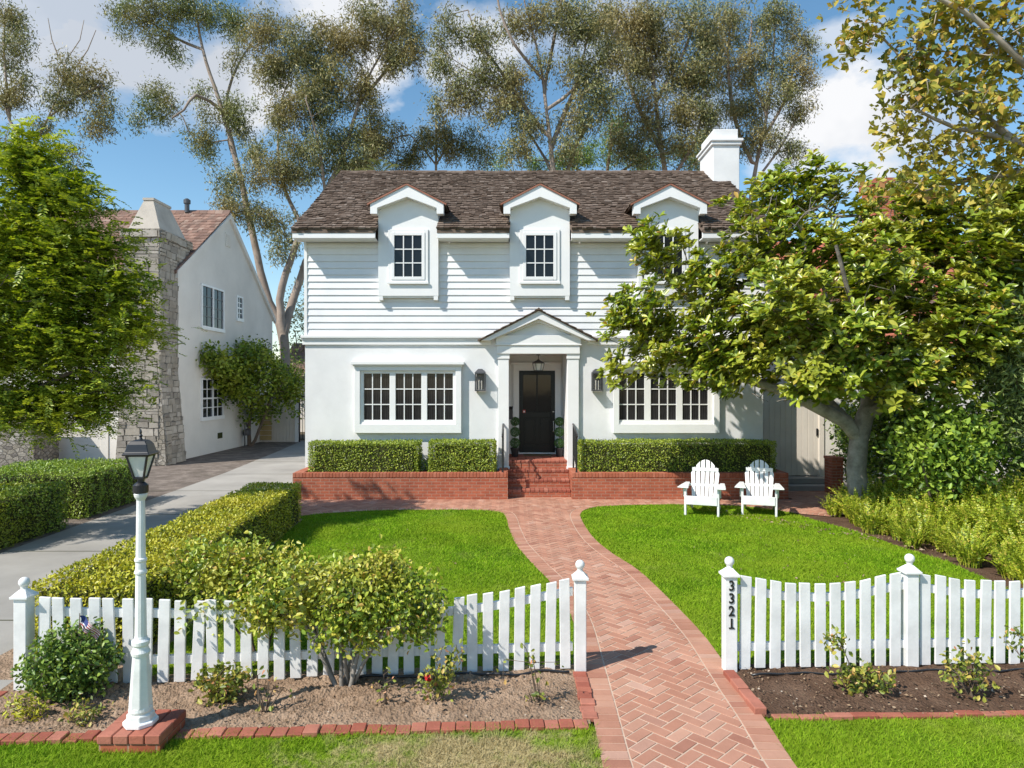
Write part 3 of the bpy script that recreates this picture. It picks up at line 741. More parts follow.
mb.box(PX0, PX1, DY + .02, DY + .2, PZ, CZ); mb.box(PX0 - .2, PX1 + .2, FY + .25, DY + .2, CZ + .002, CZ + .1)
mb.build('ground_floor_wall', M['stucco'], house)
# siding storey: backing wall and lapped boards
mb = MB(); mb.box(HX0 + .03, HX1 - .03, FY + .03, BY - .03, 3.722, 6.02)
mb.prism([(FY + .03, 6.02), (BY - .03, 6.02), (RY, 6.02 + (RY - FY - .03) * SL + .1)], 'x', HX0 + .03, HX0 + .2)
mb.prism([(FY + .03, 6.02), (BY - .03, 6.02), (RY, 6.02 + (RY - FY - .03) * SL + .1)], 'x', HX1 - .2, HX1 - .03)
mb.build('upper_wall', M['siding'], house)
mb = MB(); ex = .162; z = 3.765
while z < 8.7:
    zt = z + ex + .015
    if z < 5.98:
        zt2 = min(zt, 6.0)
        mb.prism([(FY + .029, z), (FY - .012, z), (FY + .014, zt2), (FY + .029, zt2)], 'x', HX0, HX1)
    yl = FY if z < 6.0 else FY + (z - 5.95) / SL; yr = BY if z < 6.0 else BY - (z - 5.95) / SL
    if yr - yl > .2:
        mb.prism([(HX0 + .029, z), (HX0 - .012, z), (HX0 + .014, zt), (HX0 + .029, zt)], 'y', yl + .03, yr)
        mb.prism([(HX1 - .029, z), (HX1 + .012, z), (HX1 - .014, zt), (HX1 - .029, zt)], 'y', yl + .03, yr)
    z += ex
mb.build('lap_siding', M['siding'], house)
for a_, b_ in ((HX0 - .02, HX0 + .05), (HX1 - .05, HX1 + .02)): mb = MB(); mb.box(a_, b_, FY - .022, FY + .028, 3.765, 6.0); mb.build('corner_board', M['trim'], house)
for (a, b) in ((HX0 - .08, -.50), (1.78, HX1 + .08)):
    mb = MB(); mb.box(a + .03, b, FY - .05, FY - .001, 3.54, 3.655); mb.box(a + .015, b, FY - .075, FY - .001, 3.655, 3.70); mb.box(a, b, FY - .11, FY - .001, 3.70, 3.762); mb.build('belt_course', M['trim'], house, bevel=.006)

# roof ---------------------------------------------------------------
DORM = [-2.47, .66, 3.72]; DW = .72
RX0, RX1 = -5.14, 6.22
roof_mb = MB(); th = .06
nrm = Vector((0, -SL, 1)).normalized()
def rp(x, s, up=0.0): # point on the front slope, s metres up from the eave
    c = 1 / math.sqrt(1 + SL * SL); return Vector((x, EY + s * c - nrm.z * 0, EZ + s * c * SL)) + nrm * up
SLEN = math.hypot(RY - EY, RZ - EZ)
rgs = np.random.default_rng(3)
def in_dormer(x, y): return any(abs(x - d) < DW - .0 for d in DORM) and y < 16.35
# roof deck (two slopes) cut round the dormers at the eave
def deck(x0, x1, y0, y1):
    z0 = EZ + (y0 - EY) * SL; z1 = EZ + (y1 - EY) * SL
    roof_mb.hexa([(x0, y0, z0 - .1), (x1, y0, z0 - .1), (x1, y1, z1 - .1), (x0, y1, z1 - .1), (x0, y0, z0 - .015), (x1, y0, z0 - .015), (x1, y1, z1 - .015), (x0, y1, z1 - .015)])
xs = [RX0]
for d in DORM: xs += [d - DW, d + DW]
xs.append(RX1)
for i in range(0, len(xs), 2): deck(xs[i], xs[i + 1], EY + .03, 16.35)
deck(RX0, RX1, 16.35, RY)
roof_mb.hexa([(RX0, 2 * RY - EY, EZ - .1), (RX1, 2 * RY - EY, EZ - .1), (RX1, RY, RZ - .1), (RX0, RY, RZ - .1), (RX0, 2 * RY - EY, EZ - .015), (RX1, 2 * RY - EY, EZ - .015), (RX1, RY, RZ - .015), (RX0, RY, RZ - .015)])
def shakes(mbx, P, x0, x1, slen, expo=.2, wr=(.09, .24), skip=None, thick=(.018, .034), wave=.012):
    """rows of split shakes; P(x,s,up) gives the point"""
    rows = int(math.ceil(slen / expo))
    for r in range(rows):
        s0 = r * expo; x = x0 - rgs.uniform(0, .1)
        while x < x1:
            w = rgs.uniform(*wr); a, b = max(x, x0), min(x + w - .006, x1); x += w
            if b - a < .02: continue
            j = rgs.normal(0, .014); t = rgs.uniform(*thick); sA = max(s0 + j, -.03); sB = min(s0 + expo * 1.75, slen)
            if sB - sA < .05: continue
            if skip and skip((a + b) / 2, P((a + b) / 2, s0).y): continue
            tl = rgs.normal(0, .004)
            mbx.hexa([P(a, sA, .0), P(b, sA, .0), P(b, sB, -.005), P(a, sB, -.005), P(a, sA, t + .012), P(b, sA, t + .012 + tl), P(b, sB, .004), P(a, sB, .004)])
shakes(roof_mb, rp, RX0, RX1, SLEN, .165, wr=(.06, .17), skip=in_dormer, thick=(.022, .045))
def rp_back(x, s, up=0.0):
    c = 1 / math.sqrt(1 + SL * SL); return Vector((x, 2 * RY - EY - s * c, EZ + s * c * SL)) + Vector((0, nrm.y * -1, nrm.z)) * up
shakes(roof_mb, rp_back, RX0, RX1, SLEN, .26, wr=(.2, .4))
x = RX0
while x < RX1:
    w = rgs.uniform(.2, .3); b = min(x + w, RX1); h = rgs.uniform(.02, .04)
    roof_mb.prism([(RY - .13, RZ - .055), (RY - .13, RZ - .03 + h * .4), (RY, RZ + .02 + h), (RY + .13, RZ - .03 + h * .4), (RY + .13, RZ - .055)], 'x', x, b - .004); x += w
roof = roof_mb.build('roof', M['shake'], house)
# fascia and soffit between the dormers, rake boards
for i in range(0, len(xs), 2):
    mb = MB(); sf = MB(); a, b = xs[i], xs[i + 1]; mb.box(a + (.0 if i else .02), b - (.0 if i < 6 else .02), 15.91, 15.96, 6.0, 6.185)
    sf.box(a + .02, b - .02, 15.96, FY - .013, 6.004, 6.03); mb.build('fascia', M['trim'], house, bevel=.005); sf.build('soffit', M['trim'], house)
for xx in (RX0 + .02, RX1 - .06):
    mb = MB()
    for sg in (1, -1):
        y0 = RY - sg * (RY - EY - .06); mb.hexa([(xx, y0, EZ - .24), (xx + .04, y0, EZ - .24), (xx + .04, RY, RZ - .27), (xx, RY, RZ - .27), (xx, y0, EZ - .09), (xx + .04, y0, EZ - .09), (xx + .04, RY, RZ - .115), (xx, RY, RZ - .115)])
    mb.build('rake_board', M['trim'], house)
# chimney --------------------------------------------------------------
mb = MB(); cx0, cx1, cy0, cy1 = 5.74, 6.50, 19.5, 20.85
mb.box(cx0, cx1, cy0, cy1, 0, 9.45)
ch = mb.build('chimney', M['stucco'], house, bevel=.015)
mb = MB(); mb.box(cx0 - .05, cx1 + .05, cy0 - .05, cy1 + .05, 9.42, 9.52); mb.box(cx0 - .09, cx1 + .09, cy0 - .09, cy1 + .09, 9.52, 9.60); mb.box(cx0 + .03, cx1 - .03, cy0 + .04, cy1 - .04, 9.60, 9.90)
mb.build('chimney_cap', M['stucco'], ch, bevel=.012)
# windows --------------------------------------------------------------
def sash(fr, x0, x1, z0, z1, y, cols=3, rows=3, mat='pane'):
    """frame mesh of the sash plus pane and glazing bars as sub-parts of the window fr"""
    p = MB(); p.box(x0, x1, y + .012, y + .02, z0, z1); p.build('pane', M[mat], fr)
    q = MB(); b = .012
    for i in range(1, cols):
        xx = x0 + (x1 - x0) * i / cols; q.box(xx - b, xx + b, y - .012, y + .011, z0, z1)
    for j in range(1, rows):
        zz = z0 + (z1 - z0) * j / rows
        for i in range(cols):
            q.box(x0 + (x1 - x0) * i / cols + (b if i else 0), x0 + (x1 - x0) * (i + 1) / cols - (b if i < cols - 1 else 0), y - .010, y + .009, zz - b, zz + b)
    q.build('glazing_bars', M['trim'], fr)
def ring(m, x0, x1, z0, z1, t, y0, y1, tb=None):
    tb = t if tb is None else tb
    m.box(x0, x0 + t, y0, y1, z0, z1); m.box(x1 - t, x1, y0, y1, z0, z1); m.box(x0 + t, x1 - t, y0, y1, z1 - t, z1); m.box(x0 + t, x1 - t, y0, y1, z0, z0 + tb)
# dormers --------------------------------------------------------------
for d in DORM:
    mb = MB(); yf = 16.25
    mb.prism([(d - .715, 4.70), (d + .715, 4.70), (d + .715, 6.72), (d, 7.10), (d - .715, 6.72)], 'y', yf, 17.6)
    dm = mb.build('dormer', M['trim'], house)
    mb = MB(); out = [(-.86, 6.60), (-.70, 6.60), (-.70, 6.74), (0, 7.00), (.70, 6.74), (.70, 6.60), (.86, 6.60), (.86, 6.83), (0, 7.27), (-.86, 6.83)]
    # bargeboard as convex pieces so the arch stays open
    for sg in (1, -1):
        for poly in ([(.70, 6.60), (.86, 6.60), (.86, 6.83), (.70, 6.912)], [(0, 7.0), (.70, 6.74), (.70, 6.912), (0, 7.27)]):
            mb.prism([(d + sg * px_, pz) for px_, pz in poly], 'y', 16.03, 16.248)
    mb.build('dormer_bargeboard', M['trim'], dm)
    mb = MB()
    for sg in (1, -1):
        mb.prism([(d + sg * .93, 6.795), (d, 7.272), (d, 7.31), (d + sg * .93, 6.833)], 'y', 16.00, 16.06)
    mb.build('copper_drip_edge', M['rust'], dm)
    mb = MB(); sd = .5118
    for sg in (1, -1):
        mb.prism([(d + sg * .91, 6.808), (d, 7.274), (d, 7.305), (d + sg * .91, 6.84)], 'y', 16.062, 17.9)
        c = 1 / math.sqrt(1 + sd * sd)
        def P(yv, s, up=0., sg=sg, d=d, c=c): return Vector((d + sg * (.95 - s * c), yv, 6.835 + s * c * sd + up))
        shakes(mb, P, 16.005, 17.85, .95 / c, .17, wr=(.09, .2), thick=(.012, .022))
    mb.prism([(d - .09, 7.30), (d, 7.385), (d + .09, 7.30), (d, 7.31)], 'y', 15.99, 17.8)
    mb.build('dormer_roof', M['shake'], dm)
    mb = MB()
    for sg in (-1, 1): mb.box(d + sg * .655 - .05, d + sg * .655 + .05, yf + .004, FY - .013, 4.60, 4.699)
    mb.box(d - .60, d + .60, yf + .03, FY - .013, 4.66, 4.699)
    mb.build('dormer_bracket', M['trim'], dm)
    # window
    mb = MB(); ring(mb, d - .475, d + .475, 5.0, 6.28, .075, yf - .03, yf - .001); ring(mb, d - .40, d + .40, 5.075, 6.205, .075, yf - .045, yf - .001); mb.box(d - .49, d + .49, yf - .06, yf - .031, 4.975, 5.03)
    fr = mb.build('window', M['trim'], house, bevel=.004); sash(fr, d - .325, d + .325, 5.15, 6.13, yf - .025)
# big bay windows ------------------------------------------------------
for (wx0, wx1, sashes) in ((-3.76, -1.21, [(-3.545, -2.93), (-2.785, -2.17), (-2.03, -1.415)]), (2.42, 4.95, [(2.56, 3.17), (3.32, 3.93), (4.08, 4.69)])):
    mb = MB(); y0 = FY - .13
    mb.box(wx0, wx1, y0, FY - .001, 1.43, 1.64); mb.box(wx0, wx0 + .135, y0, FY - .001, 1.64, 3.02); mb.box(wx1 - .135, wx1, y0, FY - .001, 1.64, 3.02)
    mb.box(wx0 + .135, wx1 - .135, y0, FY - .001, 2.92, 3.02)
    mb.box(wx0 - .03, wx1 + .03, y0 - .03, FY - .001, 3.02, 3.06); mb.box(wx0 - .07, wx1 + .07, y0 - .09, FY - .001, 3.06, 3.13)
    yi = FY - .07; edges = [wx0 + .135] + [v for s_ in sashes for v in s_] + [wx1 - .135]
    for i in range(0, len(edges), 2): mb.box(edges[i], edges[i + 1], yi, FY - .001, 1.64, 2.92)
    for a, b in sashes: mb.box(a, b, yi, FY - .001, 2.85, 2.92); mb.box(a, b, yi, FY - .001, 1.64, 1.74)
    mb.box(wx0 + .135, wx1 - .135, yi - .03, yi - .001, 1.64, 1.69)
    fr = mb.build('bay_window', M['trim'], house, bevel=.005)
    for a, b in sashes: sash(fr, a, b, 1.74, 2.85, yi + .025, mat='pane_b')
# portico --------------------------------------------------------------
for a, b in ((-.335, -.075), (1.325, 1.60)):
    mb = MB(); mb.box(a, b, FY - .08, FY + .12, .40, 3.20); mb.box(a - .02, b + .02, FY - .10, FY - .001, 3.20, 3.32); mb.box(a - .02, b + .02, FY - .10, FY - .001, .40, .62)
    mb.build('porch_pilaster', M['trim'], house, bevel=.006)
mb = MB(); pc = .63
mb.box(-.36, 1.62, FY - .13, FY - .001, 3.32, 3.52); mb.box(-.40, 1.66, FY - .16, FY - .001, 3.52, 3.56)
mb.box(-.38, 1.64, FY - .145, FY - .001, 3.56, 3.76)
mb.build('entablature', M['trim'], house, bevel=.006)
mb = MB(); mb.prism([(pc - 1.05, 3.762), (pc + 1.05, 3.762), (pc, 4.26)], 'y', FY - .035, FY + .02); pdm = mb.build('pediment', M['trim'], house)
mb = MB()
for sg in (1, -1):
    mb.prism([(pc + sg * 1.36, 3.63), (pc + sg * 1.16, 3.63), (pc, 4.14), (pc, 4.33)], 'y', FY - .29, FY - .001)
    mb.prism([(pc + sg * 1.12, 3.68), (pc + sg * 1.02, 3.68), (pc, 4.07), (pc, 4.138)], 'y', FY - .15, FY - .001)
mb.build('raking_cornice', M['trim'], pdm, bevel=.004)
mb = MB()
for sg in (1, -1):
    mb.prism([(pc + sg * 1.40, 3.612), (pc, 4.332), (pc, 4.35), (pc + sg * 1.40, 3.63)], 'y', FY - .33, FY + .02)
    c = 1 / math.sqrt(1 + .515**2)
    def P(yv, s, up=0., sg=sg, c=c): return Vector((pc + sg * (1.42 - s * c), yv, 3.622 + s * c * .515 + up))
    shakes(mb, P, FY - .35, FY + .02, 1.42 / c, .2, wr=(.08, .2), thick=(.012, .028))
mb.prism([(pc - .1, 4.33), (pc, 4.40), (pc + .1, 4.33), (pc, 4.345)], 'y', FY - .355, FY)
mb.build('porch_roof', M['shake'], pdm)
# door -----------------------------------------------------------------
dx0, dx1, dz0, dz1 = .185, 1.133, .80, 2.95
mb = MB(); mb.box(.03, dx0, DY - .03, DY + .019, PZ, 3.0); mb.box(dx1, 1.29, DY - .03, DY + .019, PZ, 3.0); mb.box(.03, 1.29, DY - .03, DY + .019, 3.0, 3.12); mb.box(-.02, PX1 - .002, DY - .06, DY + .019, 3.12, 3.17); mb.box(dx0, dx1, DY - .02, DY + .019, dz1, 3.0)
mb.box(dx0 - .02, dx1 + .02, DY - .10, DY + .019, PZ + .002, dz0 - .002)
mb.build('door_casing', M['trim'], house, bevel=.006)
mb = MB(); mb.box(dx0, dx1, DY + .0, DY + .019, dz0, dz1)
ring(mb, dx0, dx1, dz0, dz1, .11, DY - .03, DY - .001, .2); mb.box(dx0 + .11, dx1 - .11, DY - .03, DY - .001, 1.72, 1.86)
mb.box(.64, .678, DY - .028, DY - .001, 1.86, dz1 - .11); mb.box(.61, .708, DY - .028, DY - .001, 1.0, 1.72)
mb.box(dx0 + .15, .57, DY - .016, DY - .001, 1.05, 1.67); mb.box(.75, dx1 - .15, DY - .016, DY - .001, 1.05, 1.67)
door = mb.build('front_door', M['blackdoor'], house, bevel=.004)
mb = MB(); mb.box(dx0 + .11, .64, DY - .008, DY - .002, 1.86, dz1 - .11); mb.box(.678, dx1 - .11, DY - .008, DY - .002, 1.86, dz1 - .11); mb.build('door_pane', M['pane'], door)
mb = MB(); mb.tube([(1.09, DY - .075, 1.62), (1.09, DY - .085, 1.5), (1.09, DY - .075, 1.36)], .011); mb.box(1.075, 1.105, DY - .075, DY - .031, 1.60, 1.63); mb.box(1.075, 1.105, DY - .075, DY - .031, 1.35, 1.38); mb.lathe([(.03, 0), (.03, .02)], (1.09, DY - .05, 1.86), 12)
mb.build('door_handle', M['chrome'], door)
M['sticker'] = plain('red_sticker', (.55, .06, .05), .5, .1, 10); M['stickerw'] = plain('white_sticker', (.8, .8, .8), .5, .1, 10)
mb = MB(); mb.box(.285, .355, DY - .034, DY - .031, 1.84, 1.92, 0); mb.box(.300, .340, DY - .037, DY - .0345, 1.855, 1.895, 1); mb.build('door_sticker', [M['sticker'], M['stickerw']], door)
# ================================================================== PORCH THINGS
# brick steps
mb = MB(); cap = MB(); RI = PZ / 4; T0 = 15.56; TD = .28
for k in range(4):
    ya = T0 + k * TD; yb = T0 + (k + 1) * TD if k < 3 else DY + .02; z1 = (k + 1) * RI
    mb.box(-.085, 1.34, ya + .012, DY + .018 if k == 3 else DY - .4 + k * .1, k * RI if k else 0.0, z1 - .055)
    x = -.088
    while x < 1.33:
        b = min(x + .103, 1.343); cap.box(x, b - .008, ya, (yb + .03) if k < 3 else ya + .25, z1 - .053, z1 + rgs.uniform(-.002, .002)); x += .103
    if k == 3:
        yy = ya + .262
        while yy < DY:
            x = -.07
            while x < 1.31:
                b = min(x + .21, 1.315); cap.box(x, b - .008, yy, min(yy + .095, DY - .005), z1 - .05, z1 - .004); x += .21
            yy += .103
st = thing('brick_steps', 'red brick front steps with four risers up to the black door', 'steps', (.63, T0, 0))
mb.build('step_riser', M['brick'], st); cap.build('step_tread', M['edgebrick'], st, bevel=.006)
# planters
def planter(label, x0, x1, endl, endr):
    t = thing('brick_planter', label, 'brick planter', ((x0 + x1) / 2, PLY, 0), 'brick planters along the house front')
    mb = MB(); cp = MB(); w = .2; zt = .605
    mb.box(x0, x1, PLY + .01, PLY + w, -.02, zt - .1)
    if endl: mb.box(x0, x0 + w, PLY + w, FY - .002, -.02, zt - .1)
    if endr: mb.box(x1 - w, x1, PLY + w, FY - .002, -.02, zt - .1)
    x = x0
    while x < x1 - .01:
        b = min(x + .075, x1); cp.box(x + .003, b - .003, PLY, PLY + w + .012, zt - .098, zt + rgs.uniform(-.002, .002)); x += .075
    for on, xe in ((endl, x0 - .006), (endr, x1 - w - .006)):
        y = PLY + w + .016
        while on and y < FY - .02: b = min(y + .075, FY - .004); cp.box(xe, xe + w + .012, y + .003, b - .003, zt - .098, zt); y += .075
    mb.build('planter_wall', M['brick'], t); cp.build('brick_coping', M['brickcap'], t, bevel=.004)
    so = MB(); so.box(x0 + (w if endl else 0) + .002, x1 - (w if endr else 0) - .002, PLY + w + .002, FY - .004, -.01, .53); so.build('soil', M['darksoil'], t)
planter('low red brick planter left of the front steps', -4.92, -.092, True, True)
planter('low red brick planter right of the front steps, behind the two white chairs', 1.348, 6.2, True, True)
# hedges in the planters
bx = 'boxwood hedges in the brick planters'
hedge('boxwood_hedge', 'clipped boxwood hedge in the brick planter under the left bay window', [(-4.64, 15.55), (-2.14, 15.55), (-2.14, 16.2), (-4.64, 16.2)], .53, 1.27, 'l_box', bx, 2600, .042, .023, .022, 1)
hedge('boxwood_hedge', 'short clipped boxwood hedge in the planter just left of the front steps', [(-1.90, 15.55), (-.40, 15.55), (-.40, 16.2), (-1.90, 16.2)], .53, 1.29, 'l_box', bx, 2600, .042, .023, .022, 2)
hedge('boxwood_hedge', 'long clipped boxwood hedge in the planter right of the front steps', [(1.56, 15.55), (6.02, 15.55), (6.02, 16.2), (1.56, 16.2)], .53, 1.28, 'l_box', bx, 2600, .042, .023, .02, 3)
shrub('small_shrub', 'small leafy plant filling the gap between the two left boxwood hedges', 'shrub', (-2.0, 15.85, .53), [((-2.0, 15.85, .72), (.14, .14, .16), 30)], 'l_mid', None, .05, .024, 10, .04, seed=3, stems=3)
# topiaries
def topiary(x, y, label):
    t = thing('topiary', label, 'topiary', (x, y, PZ + .001), 'ball topiaries flanking the front door')
    mb = MB(); mb.lathe([(.075, 0), (.11, .2), (.118, .2), (.118, .225), (.1, .225), (.1, .2)], (x, y, PZ + .001), 20); mb.build('pot', M['pot'], t)
    mb = MB(); mb.tube([(x, y, PZ + .2), (x, y, PZ + 1.0)], .011); mb.build('stem', M['bark_brown'], t)
    rg = np.random.default_rng(int(x * 50))
    for zc, r in ((.335, .125), (.585, .128), (.83, .115), (1.02, .09)) if False else ((.345, .125), (.625, .122), (.89, .112)):
        lv = Leaves(); n = 1500; d = unit(rg.normal(0, 1, (n, 3))); P = np.array([x, y, PZ + zc]) + d * r * rg.uniform(.8, .95, n)[:, None]
        lv.add(P, d * .5 + rg.normal(0, .6, (n, 3)), d + rg.normal(0, .4, (n, 3)), .024 * rg.uniform(.7, 1.3, n), .014)
        lv.build('leaf_ball', M['l_topi'], t)
    return t
topiary(.075, 17.3, 'three ball topiary in a black pot left of the front door')
topiary(1.20, 17.3, 'three ball topiary in a black pot right of the front door')
# door mat
mb = MB(); mb.box(.30, 1.02, 17.42, 17.86, PZ + .001, PZ + .016); mat_m = per_island('coir_mat', [(0, (.16, .10, .05)), (1, (.2, .13, .07))], .95, 20, .5, .6, 120)
o = mb.build('door_mat', mat_m, org=(.66, 17.6, PZ)); tag(o, 'brown coir doormat on the porch before the black door', 'doormat')
# wall mailbox
mb = MB(); xm = PX0 + .002; mb.prism([(17.0, 1.72), (17.0, 1.98), (17.28, 2.02), (17.28, 1.72)], 'x', xm, xm + .09); mb.box(xm, xm + .10, 17.0 - .01, 17.29, 2.021, 2.035)
o = mb.build('mailbox', M['blackmetal'], org=(xm, 17.14, 1.72), bevel=.004); tag(o, 'small black mailbox on the left side wall of the porch', 'mailbox')
# sconces
def sconce(x, label):
    y = FY - .001; z0, z1 = 2.42, 2.96; t = thing('wall_lantern', label, 'wall lantern', (x, y, z0), 'wall lanterns beside the porch'); w = .115; d = .2
    mb = MB(); mb.box(x - .09, x + .09, y - .02, y, z0 + .05, z1 - .03); mb.build('back_plate', M['gunmetal'], t)
    mb = MB(); yf = y - .03 - d
    for sx in (-1, 1):
        for yy in (yf, y - .04): mb.box(x + sx * w - .011, x + sx * w + .011, yy, yy + .022, z0 + .04, z1 - .12)
    mb.box(x - w - .013, x + w + .013, yf - .003, y - .02, z0 + .01, z0 + .04); mb.box(x - w - .013, x + w + .013, yf - .003, y - .02, z1 - .12, z1 - .095)
    mb.hexa([(x - w - .02, yf - .01, z1 - .094), (x + w + .02, yf - .01, z1 - .094), (x + w + .02, y - .02, z1 - .094), (x - w - .02, y - .02, z1 - .094), (x - .05, yf + .06, z1), (x + .05, yf + .06, z1), (x + .05, y - .06, z1), (x - .05, y - .06, z1)])
    mb.build('lantern_frame', M['gunmetal'], t)
    mb = MB(); mb.box(x - w + .008, x + w - .008, yf + .008, yf + .011, z0 + .041, z1 - .121); mb.box(x - w - .002, x - w + .002, yf + .024, y - .042, z0 + .041, z1 - .121); mb.box(x + w - .002, x + w + .002, yf + .024, y - .042, z0 + .041, z1 - .121); mb.build('lantern_pane', M['pane_l'], t)
    mb = MB()
    for dx in (-.03, .03): mb.lathe([(.013, 0), (.013, .16), (.016, .19), (.006, .235)], (x + dx, y - .13, z0 + .041), 10)
    mb.build('candle', M['bulb'], t)
def pl():
    t_ = NT('thin_glass'); tr = t_.n('ShaderNodeBsdfTransparent'); ms = t_.n('ShaderNodeMixShader', Fac=.07); t_.fin((.1, .1, .1), .05, .6)
    t_.l(tr.outputs[0], ms.inputs[1]); t_.l(t_.p.outputs[0], ms.inputs[2]); t_.l(ms.outputs[0], t_.out.inputs['Surface']); return t_.m
M['pane_l'] = pl()
sconce(-.755, 'grey framed wall lantern on the white wall left of the porch')
sconce(2.03, 'grey framed wall lantern on the white wall right of the porch')
# pendant
x, y = .66, 17.1; zb = 2.93
t = thing('pendant_lantern', 'small bell shaped glass lantern hanging over the front door', 'pendant lamp', (x, y, zb))
mb = MB(); mb.tube([(x, y, CZ + .001), (x, y, 3.20)], .009); mb.lathe([(.05, 0), (.05, .02)], (x, y, CZ - .018), 16); mb.build('hanging_rod', M['gunmetal'], t)
mb = MB(); mb.lathe([(.10, .2), (.15, .185), (.155, .205), (.04, .265), (.02, .29)], (x, y, zb), 20)
for k in range(6):
    a = k * math.pi / 3; mb.tube([(x + .15 * math.cos(a), y + .15 * math.sin(a), zb + .19), (x + .11 * math.cos(a), y + .11 * math.sin(a), zb + .01)], .007, 5)
mb.lathe([(.115, 0), (.115, .018)], (x, y, zb - .003), 20); mb.build('lantern_frame', M['gunmetal'], t)
mb = MB(); mb.lathe([(.105, .016), (.143, .18)], (x, y, zb), 20); mb.build('glass_shade', M['lglass'], t, smooth=False)
mb = MB(); mb.lathe([(.014, .02), (.014, .12), (.006, .16)], (x, y, zb), 10); mb.build('candle', M['bulb'], t)
# handrails
def handrail(x, label):
    t = thing('handrail', label, 'handrail', (x, 15.5, .6), 'black handrails of the front steps')
    mb = MB(); mb.box(x - .018, x + .018, 15.43, 15.466, .60, 1.45); mb.box(x - .03, x + .03, 15.41, 15.486, .60, .615); mb.build('post', M['blackmetal'], t)
    mb = MB(); mb.box(x - .018, x + .018, 16.22, 16.256, .60, 1.62); mb.build('post', M['blackmetal'], t)
    mb = MB(); mb.tube([(x, 15.32, 1.41), (x, 15.40, 1.46), (x, 16.25, 1.64), (x, 16.318, 1.64)], .024, 8); mb.build('rail', M['blackmetal'], t)
    mb = MB()
    mb.tube([(x, 15.45, .74), (x, 16.24, .90)], .012, 6)
    for k in range(1, 6): yy = 15.45 + .79 * k / 6; mb.tube([(x, yy, .74 + .16 * k / 6), (x, yy, 1.47 + .17 * k / 6)], .008, 5)
    mb.build('balusters', M['blackmetal'], t)
handrail(-.21, 'black iron handrail on the left of the brick steps')
handrail(1.46, 'black iron handrail on the right of the brick steps')
# side gate at the right of the house
t = thing('side_gate', 'tall beige board gate between the white house and the magnolia', 'gate', (7.1, 17.2, 0))
mb = MB(); x = 6.06
while x < 7.72: mb.box(x, x + .135, 17.2, 17.235, .30, 2.42); x += .14
mb.box(6.06, 7.72, 17.236, 17.27, .5, .62); mb.box(6.06, 7.72, 17.236, 17.27, 2.0, 2.12); mb.build('gate_boards', M['taupe'], t, bevel=.006)
mb = MB(); mb.box(6.04, 7.76, 17.18, 17.26, 2.421, 2.50); mb.box(7.725, 7.86, 17.17, 17.29, .02, 2.55); mb.build('gate_frame', M['taupe'], t, bevel=.008)
mb = MB(); mb.box(7.66, 7.70, 17.165, 17.199, 1.3, 1.48); mb.build('latch', M['blackmetal'], t)
mb = MB(); mb.box(7.865, 9.2, 17.2, 17.4, 0, 2.35); o = mb.build('garden_wall', M['creamwall'], org=(8.5, 17.3, 0)); tag(o, 'cream plastered garden wall right of the beige board gate', 'wall')
mb = MB(); mb.box(6.30, 8.0, 16.5, 17.198, 0.0, .14); mb.box(6.30, 8.0, 16.8, 17.198, .1405, .28); o = mb.build('gate_step', M['concrete'], org=(7.1, 16.8, 0), bevel=.012); tag(o, 'grey concrete double step in front of the beige board gate', 'step')
mb = MB(); mb.box(7.50, 7.76, 16.0, 16.38, 0, .82)
t = thing('brick_pier', 'short red brick pier at the foot of the magnolia, by the gate step', 'brick pier', (7.63, 16.2, 0)); mb.build('pier_body', M['brick'], t)
mb = MB()
for k in range(3): mb.box(7.48 + k * .10, 7.575 + k * .10, 15.98, 16.40, .822, .885)
mb.build('pier_cap', M['brickcap'], t, bevel=.006)

# ================================================================== PICKET FENCES
def finial_post(t, x, y, w, h, num=False):
    """square post with pyramid cap and ball, total height h"""
    mb = MB(); hb = h - .17; mb.box(x - w / 2, x + w / 2, y - w / 2, y + w / 2, -.03, hb); p = mb.build('post', M['fence'], t, bevel=.006)
    mb = MB(); a = w / 2 + .020
    mb.box(x - a, x + a, y - a, y + a, hb + .0005, hb + .022)
    mb.hexa([(x - a + .006, y - a + .006, hb + .0225), (x + a - .006, y - a + .006, hb + .0225), (x + a - .006, y + a - .006, hb + .0225), (x - a + .006, y + a - .006, hb + .0225), (x - .025, y - .025, hb + .07), (x + .025, y - .025, hb + .07), (x + .025, y + .025, hb + .07), (x - .025, y + .025, hb + .07)])
    mb.lathe([(.028, .07), (.022, .082), (.03, .09)], (x, y, hb), 14); c = mb.build('post_cap', M['fence'], p, bevel=.003)
    mb = MB(); mb.ball((x, y, hb + .128), .043, 18, 12); mb.build('ball_finial', M['fence'], p, smooth=True)
    return p
rgf = np.random.default_rng(17)
def pickets(t, a, b, n, prof, off, w=.092, lean=.008, extra=None):
    """n pickets from a to b on the street side of the rails; prof(u)= top height"""
    a = np.array(a); b = np.array(b); d = (b - a) / np.linalg.norm(b - a); nn = np.array([d[1], -d[0]])     # towards the street
    for k in range(n):
        u = (k + .5) / n; c = a + (b - a) * u + nn * off; h0, h1 = prof(u - .4 / n), prof(u + .4 / n); tl = rgf.normal(0, lean); zb = .035 + rgf.uniform(-.012, .012); dh = rgf.normal(0, .004)
        l0 = c - d * w / 2; l1 = c + d * w / 2; th = nn * .011; sh = d * tl
        mb = MB(); q = [l0 + th, l1 + th, l1 - th, l0 - th]; hs = [h0, h1, h1, h0]
        mb.hexa([(p[0], p[1], zb) for p in q] + [(p[0] + sh[0], p[1] + sh[1], h + dh) for p, h in zip(q, hs)])
        mb.build('picket', M['fence'], t, bevel=.004)
